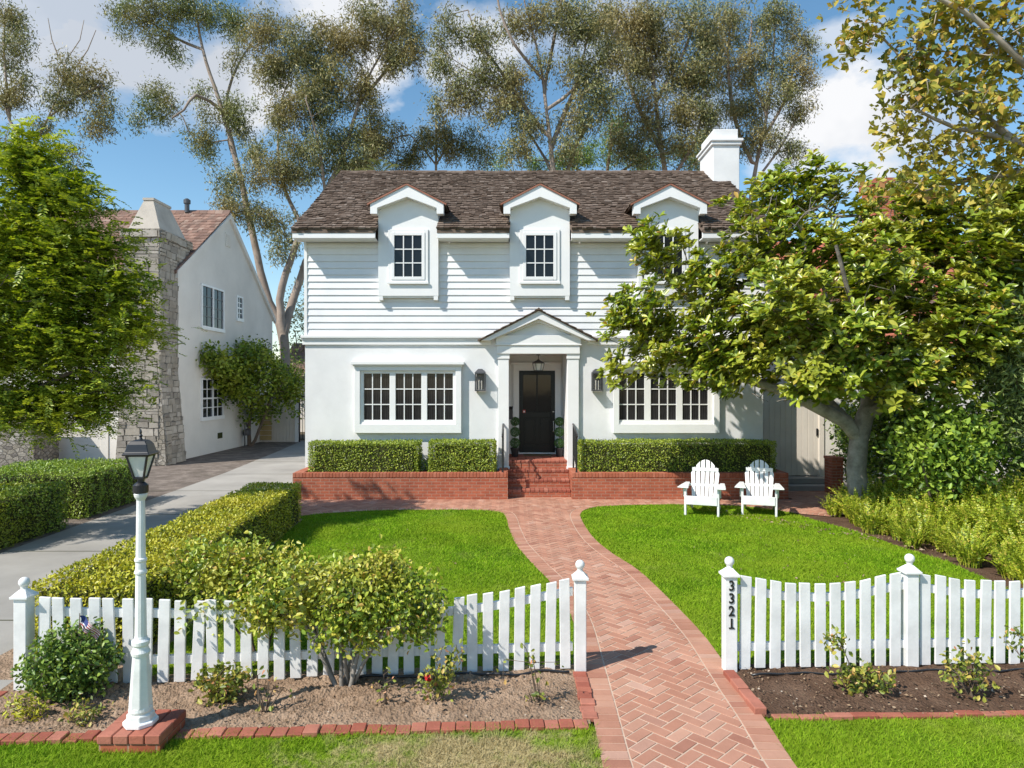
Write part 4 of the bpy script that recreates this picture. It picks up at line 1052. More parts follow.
def rails(t, a, b, prof, n=14, low=.22, drop=.13):
    a = np.array(a); b = np.array(b); d = (b - a) / np.linalg.norm(b - a); nn = np.array([-d[1], d[0]])
    for up in (False, True):
        mb = MB(); hw = .022
        for k in range(n):
            p, q = a + (b - a) * k / n, a + (b - a) * (k + 1) / n
            zp, zq = (prof(k / n) - drop, prof((k + 1) / n) - drop) if up else (low, low)
            r = [p, q, q + nn * .04, p + nn * .04]; zz = [zp, zq, zq, zp]
            mb.hexa([(v[0], v[1], z - hw * 1.6) for v, z in zip(r, zz)] + [(v[0], v[1], z + hw * 1.6) for v, z in zip(r, zz)])
        mb.build('rail', M['fence'], t)
fl = thing('picket_fence', 'white picket fence left of the brick path, half hidden by a leafy bush', 'picket fence', (-1.8, 5.98, 0), 'white picket fences')
pa, pb = (-4.13, 5.78), (.615, 6.17)
finial_post(fl, *pa, .11, .965); finial_post(fl, *pb, .105, 1.01)
def profL(u): return float(np.interp(u, [0, .06, .2, .35, .5, .65, .78, .86, .93, 1], [.80, .78, .755, .72, .685, .68, .70, .745, .80, .85]))
A_, B_ = (-4.05, 5.80), (.55, 6.18)
pickets(fl, A_, B_, 33, profL, .012, lean=.016); rails(fl, A_, B_, profL, 24)
fr_ = thing('picket_fence', 'white picket fence right of the brick path with house number 3321 on its end post', 'picket fence', (3.6, 6.25, 0), 'white picket fences')
q0, q1, q2 = (1.965, 6.17), (3.64, 6.25), (5.33, 6.33)
p0 = finial_post(fr_, *q0, .112, 1.04); finial_post(fr_, *q1, .112, 1.045)
def profR(u): return float(np.interp(u, [0, .1, .3, .5, .7, .9, 1], [.875, .85, .80, .785, .80, .86, .885]))
for a, b, n in ((q0, q1, 11), (q1, q2, 11)):
    va, vb = np.array(a), np.array(b); d = (vb - va) / np.linalg.norm(vb - va)
    pickets(fr_, va + d * .065, vb - d * .075, n, profR, .014, .098, .006); rails(fr_, va + d * .056, vb - d * .056, profR)
finial_post(fr_, *q2, .112, 1.045)
# house number 3321, turned a quarter turn, reading downwards
dg = None
for q_, chx in enumerate('3321'):
    cu = bpy.data.curves.new('digit', 'FONT'); cu.body = chx; cu.size = .118; cu.extrude = .003; cu.offset = .0022; cu.align_x = 'CENTER'
    to = bpy.data.objects.new('tmp', cu); COL.objects.link(to); dg = bpy.context.evaluated_depsgraph_get(); me = bpy.data.meshes.new_from_object(to.evaluated_get(dg)); bpy.data.objects.remove(to)
    vy = [v.co.y for v in me.vertices]; vx = [v.co.x for v in me.vertices]
    me.transform(Matrix.Translation((-(max(vx) + min(vx)) / 2, -(max(vy) + min(vy)) / 2, 0))); me.transform(Matrix.Diagonal((.95, 1.08, 1, 1)))
    me.transform(Matrix.Rotation(R(90), 4, 'X')); me.transform(Matrix.Translation(Vector((q0[0], q0[1] - .056 - .005, .795 - q_ * .113)) - origin_of(fr_)))
    if chx == '1':                     # foot of the figure one
        bm = bmesh.new(); bm.from_mesh(me); c0_ = Vector((q0[0], q0[1] - .061, .795 - q_ * .113 - .041)) - origin_of(fr_)
        bmesh.ops.create_cube(bm, size=1, matrix=Matrix.Translation(c0_) @ Matrix.Diagonal((.048, .0064, .011, 1))); bm.to_mesh(me); bm.free()
    me.materials.clear(); me.materials.append(M['blackmetal'])
    ho = bpy.data.objects.new('house_number', me); COL.objects.link(ho); ho.parent = p0; ho['label'] = 'black house number figure ' + chx
# ================================================================== LAMP POST
t = thing('brick_pedestal', 'low two course red brick pedestal under the white lamp post', 'brick pedestal', (-2.69, 4.98, 0))
mb = MB(); mb.box(-2.905, -2.475, 4.80, 5.17, -.02, .066); mb.build('pedestal_body', M['brick'], t)
mb = MB()
for k in range(4):
    a = -2.915 + k * .1125
    for (ya, yb) in ((4.788, 4.985), (4.99, 5.183)): mb.box(a, a + .107, ya, yb, .068, .134 + rgs.uniform(-.002, .002))
mb.build('pedestal_cap', M['edgebrick'], t, bevel=.007)
lx, ly = -2.70, 4.965; z0 = .136
lp = thing('lamp_post', 'white fluted lamp post with black lantern on the brick pedestal', 'lamp post', (lx, ly, z0))
mb = MB(); c = (lx, ly, z0)
mb.lathe([(.118, 0), (.118, .028), (.095, .034), (.093, .075), (.078, .085)], c, 8, ang=math.pi / 8); mb.lathe([(.072, .08), (.082, .10), (.076, .13)], c, 24)
mb.lathe([(.080, .125), (.055, .50)], c, 8, ang=math.pi / 8); mb.build('base', M['fence'], lp, bevel=.004)
mb = MB(); mb.lathe([(.045, .495), (.062, .50), (.065, .52), (.054, .54), (.049, .56), (.060, .575), (.061, .60), (.046, .615), (.042, .63)], c, 24)
mb.lathe([(.040, .62), (.034, 1.09)], c, 12); mb.lathe([(.034, 1.085), (.042, 1.09), (.042, 1.105), (.035, 1.12), (.035, 1.17), (.042, 1.18), (.042, 1.195), (.033, 1.205)], c, 24)
mb.lathe([(.033, 1.20), (.028, 1.63)], c, 12); mb.lathe([(.028, 1.62), (.042, 1.645), (.046, 1.665), (.038, 1.675)], c, 24); mb.build('shaft', M['fence'], lp, smooth=False)
mb = MB(); mb.lathe([(.045, 1.672), (.052, 1.68), (.052, 1.73), (.036, 1.745), (.022, 1.755), (.022, 1.775), (.04, 1.785)], c, 20); mb.build('collar', M['blackmetal'], lp, smooth=False)
an = R(52); zl = z0 + 1.785
def sq(r, z): return [(lx + r * math.cos(an + k * math.pi / 2), ly + r * math.sin(an + k * math.pi / 2), z) for k in range(4)]
mb = MB(); rb, rt = .046, .100; hb = .165
lo, hi = sq(rb, zl), sq(rt, zl + hb)
for k in range(4):
    mb.tube([lo[k], hi[k]], .0085, 5); mb.tube([lo[k], lo[(k + 1) % 4]], .008, 5); mb.tube([hi[k], hi[(k + 1) % 4]], .010, 5)
mb.add(sq(.050, zl - .01) + sq(.050, zl + .004), [(0, 1, 2, 3), (4, 5, 6, 7)] + [(i, (i + 1) % 4, (i + 1) % 4 + 4, i + 4) for i in range(4)])
ln = mb.build('lantern_frame', M['blackmetal'], lp)
mb = MB(); gl, gh = sq(rb - .005, zl + .004), sq(rt - .006, zl + hb - .002)
for k in range(4): j = (k + 1) % 4; mb.add([gl[k], gl[j], gh[j], gh[k]], [(0, 1, 2, 3)])
mb.build('lantern_glass', M['lglass'], lp)
mb = MB(); mb.lathe([(.014, 0), (.014, .04), (.022, .07), (.018, .10), (.006, .115)], (lx, ly, zl + .005), 12); mb.build('bulb', M['bulb'], lp, smooth=True)
mb = MB(); rings = [(.132, hb + .0), (.134, hb + .012), (.116, hb + .022), (.108, hb + .04), (.094, hb + .078), (.066, hb + .104), (.025, hb + .112)]
vv = [p for r, z in rings for p in sq(r, zl + z)]
mb.add(vv, [(i * 4 + k, i * 4 + (k + 1) % 4, (i + 1) * 4 + (k + 1) % 4, (i + 1) * 4 + k) for i in range(len(rings) - 1) for k in range(4)] + [(3, 2, 1, 0), tuple(range(len(vv) - 4, len(vv)))])
cp_ = mb.build('lantern_roof', M['blackmetal'], lp, bevel=.004)
mb = MB(); mb.lathe([(.015, 0), (.008, .015), (.014, .028), (.006, .04), (.009, .052), (.003, .075)], (lx, ly, zl + hb + .111), 12); mb.build('finial', M['blackmetal'], cp_)

# ================================================================== ADIRONDACK CHAIRS
def chair_parts(t):
    X = M['fence']
    def bd(pts, wv, tv, name):    # board along pts[0]-pts[1]
        pass
    for sx in (-1, 1):
        mb = MB(); mb.box(sx * .30 - .02, sx * .30 + .02, -.42, -.31, 0, .545); mb.build('front_leg', X, t, org=(0, 0, 0), bevel=.005)
        mb = MB(); mb.prism([(-.40, .24), (-.40, .36), (.10, .25), (.52, .04), (.52, 0), (.40, 0)], 'x', sx * .262 - .016, sx * .262 + .016); mb.build('rear_leg', X, t, org=(0, 0, 0), bevel=.004)
        mb = MB(); mb.prism([(sx * .235, -.50), (sx * .44, -.47), (sx * .42, -.20), (sx * .37, .30), (sx * .29, .30)], 'z', .548, .572); mb.build('armrest', X, t, org=(0, 0, 0), bevel=.005)
        mb = MB(); mb.prism([(-.40, .546), (-.32, .546), (-.325, .36)], 'x', sx * .335 - .012, sx * .335 + .012); mb.build('arm_bracket', X, t, org=(0, 0, 0))
    mb = MB()
    for k in range(6):
        y0 = -.42 + k * .092; zz = .372 - .222 * max(0, (y0 + .42)) * .95
        mb.hexa([(-.285, y0, zz), (.285, y0, zz), (.285, y0 + .084, zz - .019), (-.285, y0 + .084, zz - .019), (-.285, y0, zz + .02), (.285, y0, zz + .02), (.285, y0 + .084, zz + .001), (-.285, y0 + .084, zz + .001)])
    mb.box(-.282, .282, -.435, -.412, .22, .39)
    mb.build('seat', X, t, org=(0, 0, 0), bevel=.004)
    mb = MB(); n = 6
    for k in range(n):
        u = (k - (n - 1) / 2); x0 = u * .083; top = 1.03 - .028 * u * u * 1.15
        w0, w1 = .034, .036; xb = u * .078; xt = u * .094
        def pt(x, z, o): return (x, .10 + (z - .22) * .44 + o, z)
        zs = [.22, top - .03, top]
        e0 = 1.03 - .0322 * (u - .42)**2; e1 = 1.03 - .0322 * (u + .42)**2
        mb.hexa([pt(xb - w0, .20, 0), pt(xb + w0, .20, 0), pt(xb + w0, .20, .02), pt(xb - w0, .20, .02), pt(xt - w1, e0, 0), pt(xt + w1, e1, 0), pt(xt + w1, e1, .02), pt(xt - w1, e0, .02)])
    mb.build('backrest', X, t, org=(0, 0, 0), bevel=.004)
    mb = MB(); mb.box(-.33, .33, .245, .275, .50, .547); mb.box(-.25, .25, .34, .36, .80, .87); mb.build('back_brace', X, t, org=(0, 0, 0))
c1 = thing('adirondack_chair', 'left white wooden adirondack chair on the lawn, turned slightly towards its neighbour', 'garden chair', (3.86, 13.75, .012), 'white adirondack chairs'); chair_parts(c1)
c2 = dup(c1); c2.location = (4.98, 13.75, .012); c2.rotation_euler = (0, 0, R(-20)); c1.rotation_euler = (0, 0, R(-21)); 
c2['label'] = 'right white wooden adirondack chair, in dappled shade nearest the magnolia'
for c_ in (c1, c2): c_.scale = (1.04, 1.0, .99)

# ================================================================== SMALL THINGS IN THE BEDS
mb = MB(); pts = [(-1.35 + .06 * i, 5.93 + .03 * math.sin(i * .5) + .004 * i, .05 + .008 * math.sin(i)) for i in range(32)]; mb.tube(pts, .012, 6)
o = mb.build('drip_hose', M['blackmetal'], org=(-.5, 5.95, 0), smooth=True); tag(o, 'black drip hose lying on the soil along the left picket fence', 'hose')
mb = MB(); pts = [(2.1 + .08 * i, 5.98 + .02 * math.sin(i * .4) + .004 * i, .05 + .006 * math.sin(i * 1.3)) for i in range(46)]; mb.tube(pts, .010, 6)
o = mb.build('drip_hose', M['blackmetal'], org=(3.5, 6.0, 0), smooth=True); tag(o, 'black drip hose lying on the dark soil along the right picket fence', 'hose')
# small flag on a stick in the round shrub
def flagmat(name, c): return plain(name, c, .8, .05, 10)
M['fl_r'] = flagmat('flag_red', (.45, .03, .04)); M['fl_w'] = flagmat('flag_white', (.75, .75, .75)); M['fl_b'] = flagmat('flag_blue', (.03, .05, .18))
t = thing('small_flag', 'small striped flag on a stick poking out of the round green shrub', 'flag', (-3.58, 5.64, .0))
mb = MB(); mb.tube([(-3.60, 5.64, .0), (-3.545, 5.60, .72)], .004, 6); mb.build('stick', M['bark_brown'], t)
fb = MB(); nx, nz = 13, 13
def fpt(i, j):
    u, v = i / nx, j / nz; return (-3.55 + .15 * u + .012 * math.sin(v * 6), 5.60 + .02 * math.sin(u * 7 + v * 2), .70 - .11 * v - .10 * u * u - .02 * u)
for i in range(nx):
    for j in range(nz):
        mi = 2 if (i < 6 and j < 7) else (0 if j % 2 == 0 else 1)
        a, b, c_, d_ = fpt(i, j), fpt(i + 1, j), fpt(i + 1, j + 1), fpt(i, j + 1)
        fb.add([a, b, c_, d_], [(0, 1, 2, 3)], mi)
fb.build('flag_cloth', [M['fl_r'], M['fl_w'], M['fl_b']], t, fix=False)
# ================================================================== LEFT NEIGHBOUR
NX = -11.3
nb = thing('house', 'beige stucco neighbour house with steep brown tiled roof and gable', 'house', (-14, 27, 0))
gY0, gYr, gY1 = 23.1, 27.2, 32.2; gz0, gzr, gz1 = 6.46, 9.33, 5.75
mb = MB(); mb.prism([(gY0, 0), (gY1, 0), (gY1, gz1), (gYr, gzr), (gY0, gz0)], 'x', -24, NX); mb.build('wall', M['creamwall'], nb)
mb = MB()
s1 = math.hypot(gYr - gY0, gzr - gz0); k1 = (gzr - gz0) / (gYr - gY0)
mb.hexa([(-24.2, gY0 - .25, gz0 - .25 * k1 + .01), (NX + .06, gY0 - .25, gz0 - .25 * k1 + .01), (NX + .06, gYr, gzr + .01), (-24.2, gYr, gzr + .01), (-24.2, gY0 - .25, gz0 - .25 * k1 + .07), (NX + .06, gY0 - .25, gz0 - .25 * k1 + .07), (NX + .06, gYr, gzr + .07), (-24.2, gYr, gzr + .07)])
k2 = (gzr - gz1) / (gY1 - gYr)
mb.hexa([(-24.2, gYr, gzr + .01), (NX + .06, gYr, gzr + .01), (NX + .06, gY1 + .25, gz1 - .25 * k2 + .01), (-24.2, gY1 + .25, gz1 - .25 * k2 + .01), (-24.2, gYr, gzr + .07), (NX + .06, gYr, gzr + .07), (NX + .06, gY1 + .25, gz1 - .25 * k2 + .07), (-24.2, gY1 + .25, gz1 - .25 * k2 + .07)])
cc = 1 / math.sqrt(1 + k1 * k1)
def tp(x, s, up=0.): return Vector((x, gY0 - .28 + s * cc, gz0 - .28 * k1 + .08 + s * cc * k1 + up))
shakes(mb, tp, -24.2, NX + .08, s1 + .34, .27, wr=(.17, .2), thick=(.04, .065))
x = -24.2
while x < NX: mb.prism([(gYr - .13, gzr + .03), (gYr, gzr + .20), (gYr + .13, gzr + .03)], 'x', x, min(x + .3, NX + .08)); x += .31
mb.build('roof', M['tile'], nb)
mb = MB(); mb.hexa([(NX + .001, gY0 - .2, gz0 - .3), (NX + .10, gY0 - .2, gz0 - .3), (NX + .10, gYr, gzr - .14), (NX + .001, gYr, gzr - .14), (NX + .001, gY0 - .2, gz0 - .05), (NX + .10, gY0 - .2, gz0 - .05), (NX + .10, gYr, gzr + .0), (NX + .001, gYr, gzr + .09)])
mb.hexa([(NX + .001, gYr, gzr - .14), (NX + .10, gYr, gzr - .14), (NX + .10, gY1 + .2, gz1 - .28), (NX + .001, gY1 + .2, gz1 - .28), (NX + .001, gYr, gzr + .09), (NX + .10, gYr, gzr + .09), (NX + .10, gY1 + .2, gz1 - .05), (NX + .001, gY1 + .2, gz1 - .05)])
mb.build('rake_board', M['creamwall'], nb)
def side_window(y0, y1, z0, z1, halves=2, rows=4, shutterlike=False):
    mb = MB(); xx = NX; f = .07
    mb.box(xx + .001, xx + .06, y0, y0 + f, z0, z1); mb.box(xx + .001, xx + .06, y1 - f, y1, z0, z1); mb.box(xx + .001, xx + .06, y0 + f, y1 - f, z1 - f, z1); mb.box(xx + .001, xx + .08, y0 - .03, y1 + .03, z0 - .06, z0 + f)
    seg = (y1 - y0 - f) / halves
    for h in range(1, halves): mb.box(xx + .001, xx + .06, y0 + f + seg * h - f, y0 + f + seg * h, z0 + f, z1 - f)
    fr = mb.build('window', M['trim'], nb)
    p = MB(); p.box(xx + .002, xx + .012, y0 + f, y1 - f, z0 + f, z1 - f); p.build('pane', M['pane'], fr)
    g = MB()
    for h in range(halves):
        a = y0 + f + seg * h; b = a + seg - f
        g.box(xx + .013, xx + .03, (a + b) / 2 - .018, (a + b) / 2 + .018, z0 + f, z1 - f)
        for r in range(1, rows): zz = z0 + f + (z1 - z0 - 2 * f) * r / rows; t_ = .03 if (r == rows // 2 and not shutterlike) else .014; g.box(xx + .0135, xx + .029, a, b, zz - t_, zz + t_)
    g.build('glazing_bars', M['gunmetal'] if shutterlike else M['trim'], fr)
def yat(px): return NX * F / (px - 512)
def zat(py, Y): return H - (py - 384) * Y / F
side_window(yat(200.5), yat(223), zat(328, 25.1), zat(284.5, 25.1), 2, 4, True)
side_window(yat(236), yat(242), zat(320, 28.2), zat(296, 28.2), 1, 4)
side_window(yat(200.5), yat(222.5), zat(419, 25.1), zat(378, 25.1), 2, 4)
mb = MB(); mb.box(NX + .001, NX + .03, 26.9, 27.35, 8.05, 8.6)
for k in range(6): mb.box(NX + .031, NX + .045, 26.93, 27.32, 8.09 + k * .08, 8.12 + k * .08)
mb.build('gable_vent', M['creamwall'], nb)
mb = MB(); mb.box(NX + .001, NX + .02, 26.2, 26.6, .5, .72); mb.build('crawl_vent', M['core'], nb)
mb = MB(); mb.box(-13.9, -13.65, gY0 - .03, gY0 - .001, .02, 5.0); mb.build('corner_trim', M['creamwall'], nb)
# front windows, mostly behind the tree
for (a, b) in ((-14.6, -13.8), (-18.2, -16.6)):
    mb = MB(); ring(mb, a, b, 1.3, 3.2 if a > -15 else 2.6, .09, gY0 - .07, gY0 - .001); fr = mb.build('window', M['trim'], nb)
    sash(fr, a + .09, b - .09, 1.39, (3.2 if a > -15 else 2.6) - .09, gY0 - .025, 2, 3)
M['stones'] = per_island('grey_field_stone', [(0, (.30, .27, .235)), (.3, (.44, .40, .345)), (.6, (.36, .32, .265)), (.85, (.54, .49, .43)), (1, (.25, .225, .20))], .95, 3.5, .6, .8, 18, .12, (.55, .53, .5))
# stone chimney with tapered cap
mb = MB(); c0, c1, d0 = -12.5, NX, 21.9
mb.hexa([(c0 - .15, d0 - .15, 0), (c1 + .28, d0 - .15, 0), (c1 + .28, gY0 - .001, 0), (c0 - .15, gY0 - .001, 0), (c0, d0, 3.0), (c1, d0, 3.0), (c1, gY0 - .001, 3.0), (c0, gY0 - .001, 3.0)])
mb.box(c0, c1, d0, gY0 - .001, 3.001, 5.9); mb.box(c0 + .02, c1 - .03, d0 + .03, gY0 + .9, 5.901, 7.3); mb.box(c0 - .05, c1 + .04, d0 - .04, gY0 + .95, 7.301, 7.58)
rgc = np.random.default_rng(9)
def stones(P, u0, u1, z0, z1, hr=(.13, .26), wr=(.2, .5)):
    z = z0
    while z < z1 - .05:
        h = min(rgc.uniform(*hr), z1 - z); u = u0 - rgc.uniform(0, .1)
        while u < u1:
            w = rgc.uniform(*wr); a, b = max(u, u0), min(u + w, u1); u += w
            if b - a < .04: continue
            g = .012; o = rgc.uniform(.01, .06); j = rgc.normal(0, .012, 8)
            if rgc.uniform() < .3 and h > .18: cuts = [(z, z + h * .5), (z + h * .5, z + h)]
            else: cuts = [(z, z + h)]
            for za, zb in cuts:
                mb.hexa([P(a + g, za + g + j[0], -.02), P(b - g, za + g + j[1], -.02), P(b - g, za + g + j[1], o * .6), P(a + g, za + g + j[0], o * .6), P(a + g, zb - g + j[2], -.02), P(b - g, zb - g + j[3], -.02), P(b - g - .015, zb - g + j[3], o), P(a + g + .015, zb - g + j[2], o)], 1)
        z += h
def fl_(z): return max(0, (3.0 - z) / 3.0)
stones(lambda u, z, o: (u, d0 - .15 * fl_(z) - o, z), c0 - .1, c1 + .02, 0, 5.9)
stones(lambda u, z, o: (c1 + .28 * fl_(z) + o, u, z), d0 - .05, gY0 - .02, 0, 5.9)
stones(lambda u, z, o: (u, d0 + .03 - o, z), c0 + .02, c1 - .03, 5.9, 7.3); stones(lambda u, z, o: (c1 - .03 + o, u, z), d0 + .03, gY0 - .04, 5.9, 6.75); stones(lambda u, z, o: (c1 - .03 + o, u, z), d0 + .03, gY0 + .9, 6.75, 7.3)
stones(lambda u, z, o: (u, d0 - .04 - o, z), c0 - .05, c1 + .04, 7.31, 7.57, (.2, .26)); stones(lambda u, z, o: (c1 + .04 + o, u, z), d0 - .04, gY0 + .95, 7.31, 7.57, (.2, .26))
ch = mb.build('stone_chimney', [M['stone'], M['stones']], nb)
mb = MB(); mb.hexa([(c0 + .12, d0 + .1, 7.581), (c1 - .05, d0 + .1, 7.581), (c1 - .05, gY0 + .7, 7.581), (c0 + .12, gY0 + .7, 7.581), (c0 + .48, d0 + .4, 8.6), (c1 - .42, d0 + .4, 8.6), (c1 - .42, gY0 + .3, 8.6), (c0 + .48, gY0 + .3, 8.6)])
mb.box(c0 + .45, c1 - .39, d0 + .37, gY0 + .33, 8.601, 8.68); mb.build('chimney_cap', M['plaster'], ch)
mb = MB(); mb.lathe([(.09, 0), (.09, .35), (.13, .36), (.13, .5), (.05, .56)], (-12.9, 27.1, 9.4), 14); mb.build('vent_pipe', M['gunmetal'], nb)
# stone porch pier left, at the frame edge
mb = MB(); mb.box(-16.2, -15.0, 21.4, 22.6, 0, 1.7); o = mb.build('stone_pier', M['stone'], org=(-15.6, 22, 0)); tag(o, 'low grey stone pier by the beige house at the left edge', 'stone pier')
# gas meter on the wall
t = thing('gas_meter', 'small grey gas meter with pipe low on the beige side wall', 'gas meter', (NX + .15, 28.6, .2))
mb = MB(); mb.lathe([(.14, 0), (.16, .05), (.16, .22), (.12, .28)], (NX + .2, 28.6, .45), 14); mb.build('meter_body', M['gunmetal'], t)
mb = MB(); mb.tube([(NX + .2, 28.35, 0), (NX + .2, 28.35, .95), (NX + .2, 28.5, 1.0), (NX + .2, 28.6, .8)], .03, 8); mb.build('pipe', M['gunmetal'], t)
# taupe fence at the end of the driveway
t = thing('board_fence', 'beige vertical board fence panel at the end of the driveway', 'fence', (-10.4, 30.6, 0))
mb = MB(); x = -11.28
while x < -9.72: mb.box(x, x + .14, 30.6, 30.64, 0, 2.15 + .12 * math.sin((x + 11.3) * 1.9)); x += .146
mb.build('boards', M['taupe'], t, bevel=.005)
M['yel'] = plain('ochre_slats', (.50, .36, .16), .8, .2, 4)
mb = MB(); 
for k in range(7): mb.box(-11.26, -10.75, 30.50, 30.53, .1 + k * .22, .29 + k * .22)
o = mb.build('slatted_bin_screen', M['yel'], org=(-11.0, 30.5, 0)); tag(o, 'small ochre slatted screen before the beige board fence', 'screen')
t = thing('iron_gate', 'narrow black iron gate between board fence and white house', 'gate', (-9.3, 30.6, 0))
mb = MB(); 
for xx in (-9.55, -8.62): mb.box(xx, xx + .05, 30.58, 30.63, 0, 2.1)
mb.box(-9.5, -8.62, 30.59, 30.62, 2.0, 2.06); mb.box(-9.5, -8.62, 30.59, 30.62, .1, .16); mb.build('gate_frame', M['blackmetal'], t)
mb = MB()
for k in range(1, 8): mb.tube([(-9.5 + k * .11, 30.605, .16), (-9.5 + k * .11, 30.605, 2.0)], .012, 5)
mb.build('bars', M['blackmetal'], t)
mb = MB(); mb.box(-9.72, -9.56, 30.55, 30.7, 0, 2.0); o = mb.build('gate_post', M['white'], org=(-9.6, 30.6, 0)); tag(o, 'white post between the beige board fence and black iron gate', 'post')
mb = MB(); mb.box(-9.4, -3.5, 34.5, 34.7, 0, 1.9); o = mb.build('garden_wall', M['white'], org=(-7, 34.6, 0)); tag(o, 'white garden wall seen through the black iron gate', 'wall')
# low garage behind
gg = thing('garage', 'low garage with brown roof behind the gap by the iron gate', 'garage', (-9, 38, 0))
mb = MB(); mb.box(-12.5, -4.5, 37, 43, 0, 3.0); mb.build('wall', M['creamwall'], gg)
mb = MB(); mb.prism([(36.6, 3.0), (43.4, 3.0), (40, 5.0)], 'x', -12.8, -4.2); mb.build('roof', M['tile'], gg)

# ================================================================== RIGHT NEIGHBOUR (seen through the magnolia)
rn = thing('house', 'cream neighbour house with red tiled roofs behind the magnolia', 'house', (13, 25, 0))
mb = MB(); mb.box(8.6, 20, 21.4, 31, 0, 5.5); mb.box(8.2, 18, 19.4, 21.39, 0, 3.9); mb.build('wall', M['creamwall'], rn)
mb = MB()
def redroof(x0, x1, y0, z0, y1, z1):
    k = (z1 - z0) / (y1 - y0); c = 1 / math.sqrt(1 + k * k); L = math.hypot(y1 - y0, z1 - z0)
    mb.hexa([(x0, y0, z0 - .08), (x1, y0, z0 - .08), (x1, y1, z1 - .08), (x0, y1, z1 - .08), (x0, y0, z0), (x1, y0, z0), (x1, y1, z1), (x0, y1, z1)])
    def P(x, s, up=0.): return Vector((x, y0 - .03 + s * c, z0 + .01 + s * c * k + up))
    shakes(mb, P, x0, x1, L, .3, wr=(.2, .23), thick=(.03, .06))
redroof(8.2, 20.4, 21.0, 5.4, 26, 8.0); redroof(7.9, 18.2, 19.0, 3.8, 21.4, 4.9)
mb.hexa([(8.2, 26, 7.92), (20.4, 26, 7.92), (20.4, 31.4, 5.3), (8.2, 31.4, 5.3), (8.2, 26, 8.0), (20.4, 26, 8.0), (20.4, 31.4, 5.4), (8.2, 31.4, 5.4)])
mb.build('roof', M['redtile'], rn)
mb = MB(); mb.prism([(21.4, 5.501), (30.9, 5.501), (26, 7.9)], 'x', 8.6, 8.75); mb.build('gable', M['creamwall'], rn)
mb = MB(); mb.box(12.4, 13.4, 23.2, 24.2, 5, 9.4); mb.box(12.33, 13.47, 23.13, 24.27, 9.401, 9.6); mb.build('chimney', M['brick'], rn)
mb = MB(); ring(mb, 10.2, 11.6, 1.2, 2.8, .1, 19.33, 19.399); fr = mb.build('window', M['trim'], rn); sash(fr, 10.3, 11.5, 1.3, 2.7, 19.375, 3, 3)

# ================================================================== VEGETATION
# hedges on the left
hg = 'box hedges beside the driveway'
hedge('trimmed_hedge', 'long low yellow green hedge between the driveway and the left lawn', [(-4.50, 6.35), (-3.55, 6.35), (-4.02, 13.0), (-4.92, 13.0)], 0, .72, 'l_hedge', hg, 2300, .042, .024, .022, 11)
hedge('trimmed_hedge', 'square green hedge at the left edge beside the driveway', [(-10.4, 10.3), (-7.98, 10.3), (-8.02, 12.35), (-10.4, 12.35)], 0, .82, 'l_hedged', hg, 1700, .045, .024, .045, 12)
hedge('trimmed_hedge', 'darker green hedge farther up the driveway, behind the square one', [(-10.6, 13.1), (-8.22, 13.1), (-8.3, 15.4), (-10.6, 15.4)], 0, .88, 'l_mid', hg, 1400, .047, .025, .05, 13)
# bush growing in front of the left fence
shrub('leafy_bush', 'large yellow green bush with woody stems in front of the left picket fence', 'bush', (-1.42, 5.80, 0),
      [((-1.35, 5.85, .86), (.52, .40, .24), 150), ((-1.15, 5.85, .98), (.25, .25, .15), 34), ((-1.85, 5.95, .80), (.42, .36, .20), 80), ((-.90, 5.85, .76), (.32, .32, .20), 62), ((-1.35, 5.75, .60), (.60, .32, .17), 70), ((-2.1, 5.95, .66), (.25, .25, .16), 30), ((-.72, 5.8, .58), (.18, .2, .14), 18)],
      'l_bush', 'bushes along the left fence', .05, .028, 24, .06, True, 8, 'bark_mag', 'scatter', 21, .022, .15, .42)
shrub('leafy_bush', 'loose rusty yellow bush spilling over the left picket fence between lamp post and big bush', 'bush', (-2.35, 6.35, 0),
      [((-2.45, 6.3, .88), (.62, .36, .24), 160), ((-1.95, 6.2, .78), (.42, .32, .22), 85), ((-2.85, 6.4, .92), (.42, .36, .20), 70), ((-2.3, 5.98, .62), (.65, .14, .16), 60)],
      'l_bush', 'bushes along the left fence', .05, .028, 22, .06, True, 6, 'bark_brown', 'scatter', 22, .014, .15, .42)
shrub('round_shrub', 'round dark green shrub at the left end of the picket fence', 'shrub', (-3.62, 5.62, 0),
      [((-3.62, 5.60, .33), (.36, .30, .27), 240), ((-3.62, 5.6, .18), (.33, .28, .15), 70)], 'l_dark', None, .045, .024, 15, .035, True, 6, seed=23, stem_r=.01)
small = 'small plants in the flower beds'
shrub('rose_plant', 'small bushy green plant right of the lamp post', 'plant', (-2.33, 5.55, 0), [((-2.33, 5.53, .17), (.20, .16, .14), 60)], 'l_rose', small, .05, .028, 8, .035, True, 5, seed=24, stem_r=.006)
shrub('rose_plant', 'pale low plant beside the corner post of the left fence', 'plant', (-3.72, 5.28, 0), [((-3.72, 5.26, .12), (.13, .10, .10), 40)], 'l_hedge', small, .045, .014, 8, .03, False, 5, seed=25, stem_r=.004)
shrub('rose_plant', 'sparse low plant left of the lamp pedestal', 'plant', (-3.25, 5.22, 0), [((-3.28, 5.2, .09), (.17, .10, .07), 34)], 'l_rose', small, .045, .02, 6, .03, False, 4, seed=26, stem_r=.004)
shrub('rose_plant', 'thin rose with a red bloom near the middle of the left bed', 'plant', (-.60, 5.50, 0), [((-.60, 5.48, .20), (.16, .12, .16), 40), ((-.48, 5.5, .42), (.12, .1, .14), 14)], 'l_rose', small, .045, .025, 5, .03, True, 5, seed=27, stem_r=.005)
